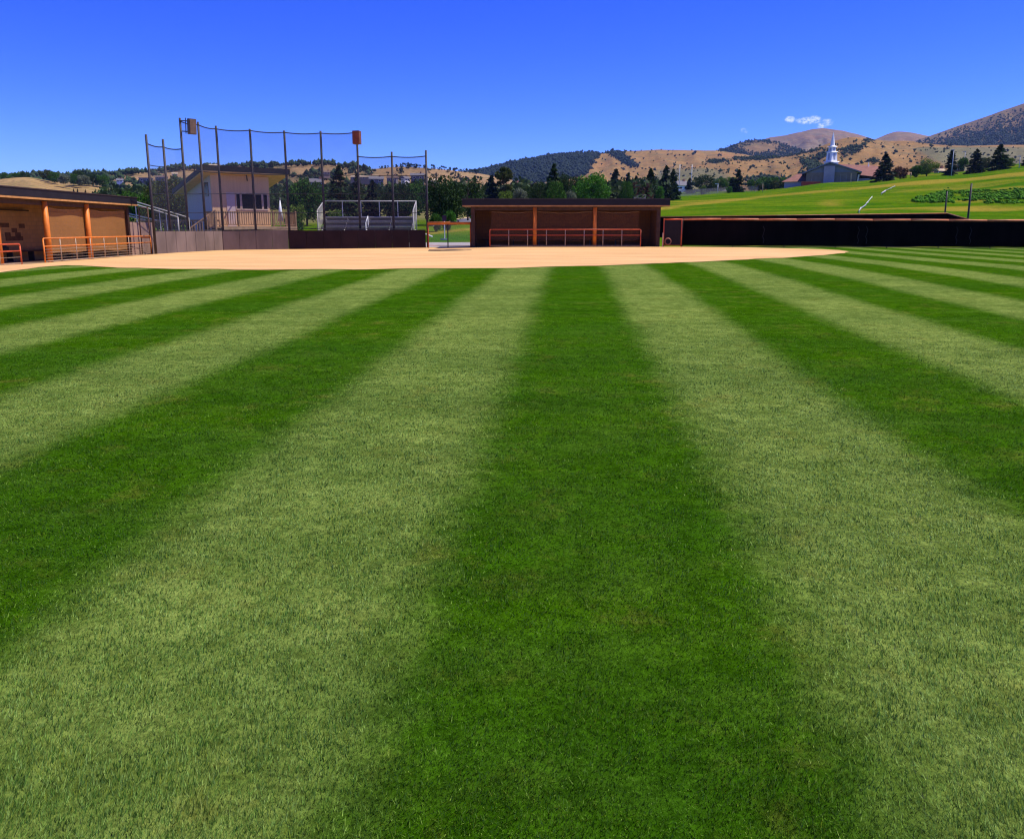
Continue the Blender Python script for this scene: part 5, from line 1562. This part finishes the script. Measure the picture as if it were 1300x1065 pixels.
# far wire fence along the football field
o = thing('chain_link_fence', GP(790, 190, 250), 'long grey chain link fence along the football field', 'fence')
pts = [GP(x, y, 248) - o.location for x, y in ((796, 150), (830, 190), (858, 240), (890, 262), (930, 280), (962, 285))]
for a, b in zip(pts[:-1], pts[1:]):
    MB().quad(a, b, b + Vector((0, 0, 1.8)), a + Vector((0, 0, 1.8))).build('mesh_fill', mesh_mat('dull_chain_link', (.10, .10, .11), .5), o)
for a in pts: MB().bar(a, a + Vector((0, 0, 2)), .06).build('post', STEEL, o)
MB().path([a + Vector((0, 0, 1.85)) for a in pts], .04).build('top_rail', STEEL, o)
# white chalk-like stones on the tan hill
pts = np.array([tuple(P(random.gauss(x, 3.5), random.gauss(y, .5), 330) + Vector((0, 0, 0))) for x, y in ((38, 235), (50, 234.5), (14, 237), (24, 236.6)) for _ in range(0)]) if False else None

# ------------------------------------------------------------------ light, sky, camera
EL, AZ = R(60), R(84)
sun = bpy.data.lights.new('sun', 'SUN'); sun.energy = 5.0; sun.angle = R(.53); sun.color = (1, .935, .82)
so = bpy.data.objects.new('sun', sun); C.objects.link(so)
sv = Vector((math.sin(AZ) * math.cos(EL), math.cos(AZ) * math.cos(EL), math.sin(EL)))
so.rotation_euler = (-sv).to_track_quat('-Z', 'Y').to_euler()
so.location = sv * 100

w = bpy.data.worlds.new('World'); scn.world = w; w.use_nodes = True
nt = w.node_tree; nt.nodes.clear()
sky = N(nt, 'TexSky', sky_type='NISHITA', sun_disc=False, sun_elevation=EL, sun_rotation=AZ, altitude=1500., air_density=1.0, dust_density=.3, ozone_density=3.0)
hs = N(nt, 'HueSaturation', ins={'Hue': .52, 'Saturation': 1.35, 'Value': 1.0, 'Color': sky.outputs[0]})
# two small white clouds over the steeple
dirn = N(nt, 'TexCoord').outputs['Generated']
sp = N(nt, 'SeparateXYZ', ins={0: dirn})
uu = math_(nt, 'DIVIDE', sp.outputs[0], math_(nt, 'MAXIMUM', sp.outputs[1], .05)); vv = math_(nt, 'DIVIDE', sp.outputs[2], math_(nt, 'MAXIMUM', sp.outputs[1], .05))
cl = None
for x, y, sx, sy in ((1003, 152, 8, 5), (1022, 153.5, 15, 5.5), (1035, 152, 10, 6), (1050, 155.5, 10, 6), (1043, 160, 8, 5), (943.5, 165.3, 5, 3), (947, 167.3, 4, 2.6)):
    q = P(x, y, 1.0)
    a = math_(nt, 'POWER', math_(nt, 'DIVIDE', math_(nt, 'SUBTRACT', uu, q.x), sx / 1019.), 2.)
    b = math_(nt, 'POWER', math_(nt, 'DIVIDE', math_(nt, 'SUBTRACT', vv, q.z - EYE), sy / 1019.), 2.)
    g = math_(nt, 'MULTIPLY', math_(nt, 'SUBTRACT', 1.0, math_(nt, 'ADD', a, b)), .6 if x < 960 else 1.0 if y < 155 else .7, clamp=True)
    cl = g if cl is None else math_(nt, 'MAXIMUM', cl, g)
nz = noise(nt, stretch(nt, dirn, (1, 1, 1.5)), 260., 5, .7)
cl = math_(nt, 'MULTIPLY', ss(nt, math_(nt, 'MULTIPLY', cl, math_(nt, 'ADD', math_(nt, 'MULTIPLY', nz, 3.2), -1.0)), .05, .8, 0, .65), math_(nt, 'GREATER_THAN', sp.outputs[1], .1))
SKY_TINT = (1.06 * .56 ** 1.35, .785 * .77 ** 1.35, .55 * 1.55 ** 1.35)
gam = N(nt, 'Gamma', ins={0: hs.outputs[0], 1: 1.35})
blue = mix(nt, 1.0, gam.outputs[0], SKY_TINT, 'MULTIPLY')
colr = mix(nt, cl, blue, (8.5, 9., 10.5))
bg = N(nt, 'Background', ins={'Color': colr, 'Strength': .094})
ow = N(nt, 'OutputWorld', ins={0: bg.outputs[0]})

m = bpy.data.materials.new('thin_haze'); m.use_nodes = True
nt = m.node_tree; nt.nodes.clear()
pv = N(nt, 'VolumePrincipled', ins={'Color': (.34, .55, 1., 1), 'Density': .00005, 'Anisotropy': .1})
on = N(nt, 'OutputMaterial'); nt.links.new(pv.outputs[0], on.inputs['Volume'])
hz = MB().box(-7000, 7000, -60, 9500, -40, 620).build('haze', m)
tag(hz, 'thin blue air between the field and the mountains', kind='stuff')

cam = bpy.data.cameras.new('camera'); co = bpy.data.objects.new('camera', cam); C.objects.link(co)
cam.sensor_fit = 'HORIZONTAL'; cam.sensor_width = 36.; cam.lens = 36. * F / 1300.
cam.shift_y = -45.5 / 1300.
cam.clip_start = .05; cam.clip_end = 20000
co.location = (0, 0, EYE); co.rotation_euler = (math.pi / 2 - PITCH, 0, 0)
scn.camera = co
scn.view_settings.view_transform = 'Standard'; scn.view_settings.look = 'None'; scn.view_settings.gamma = 1
scn.view_settings.exposure = 0.45
scn.cycles.filter_width = 1.25
scn.cycles.max_bounces = 6; scn.cycles.transparent_max_bounces = 24
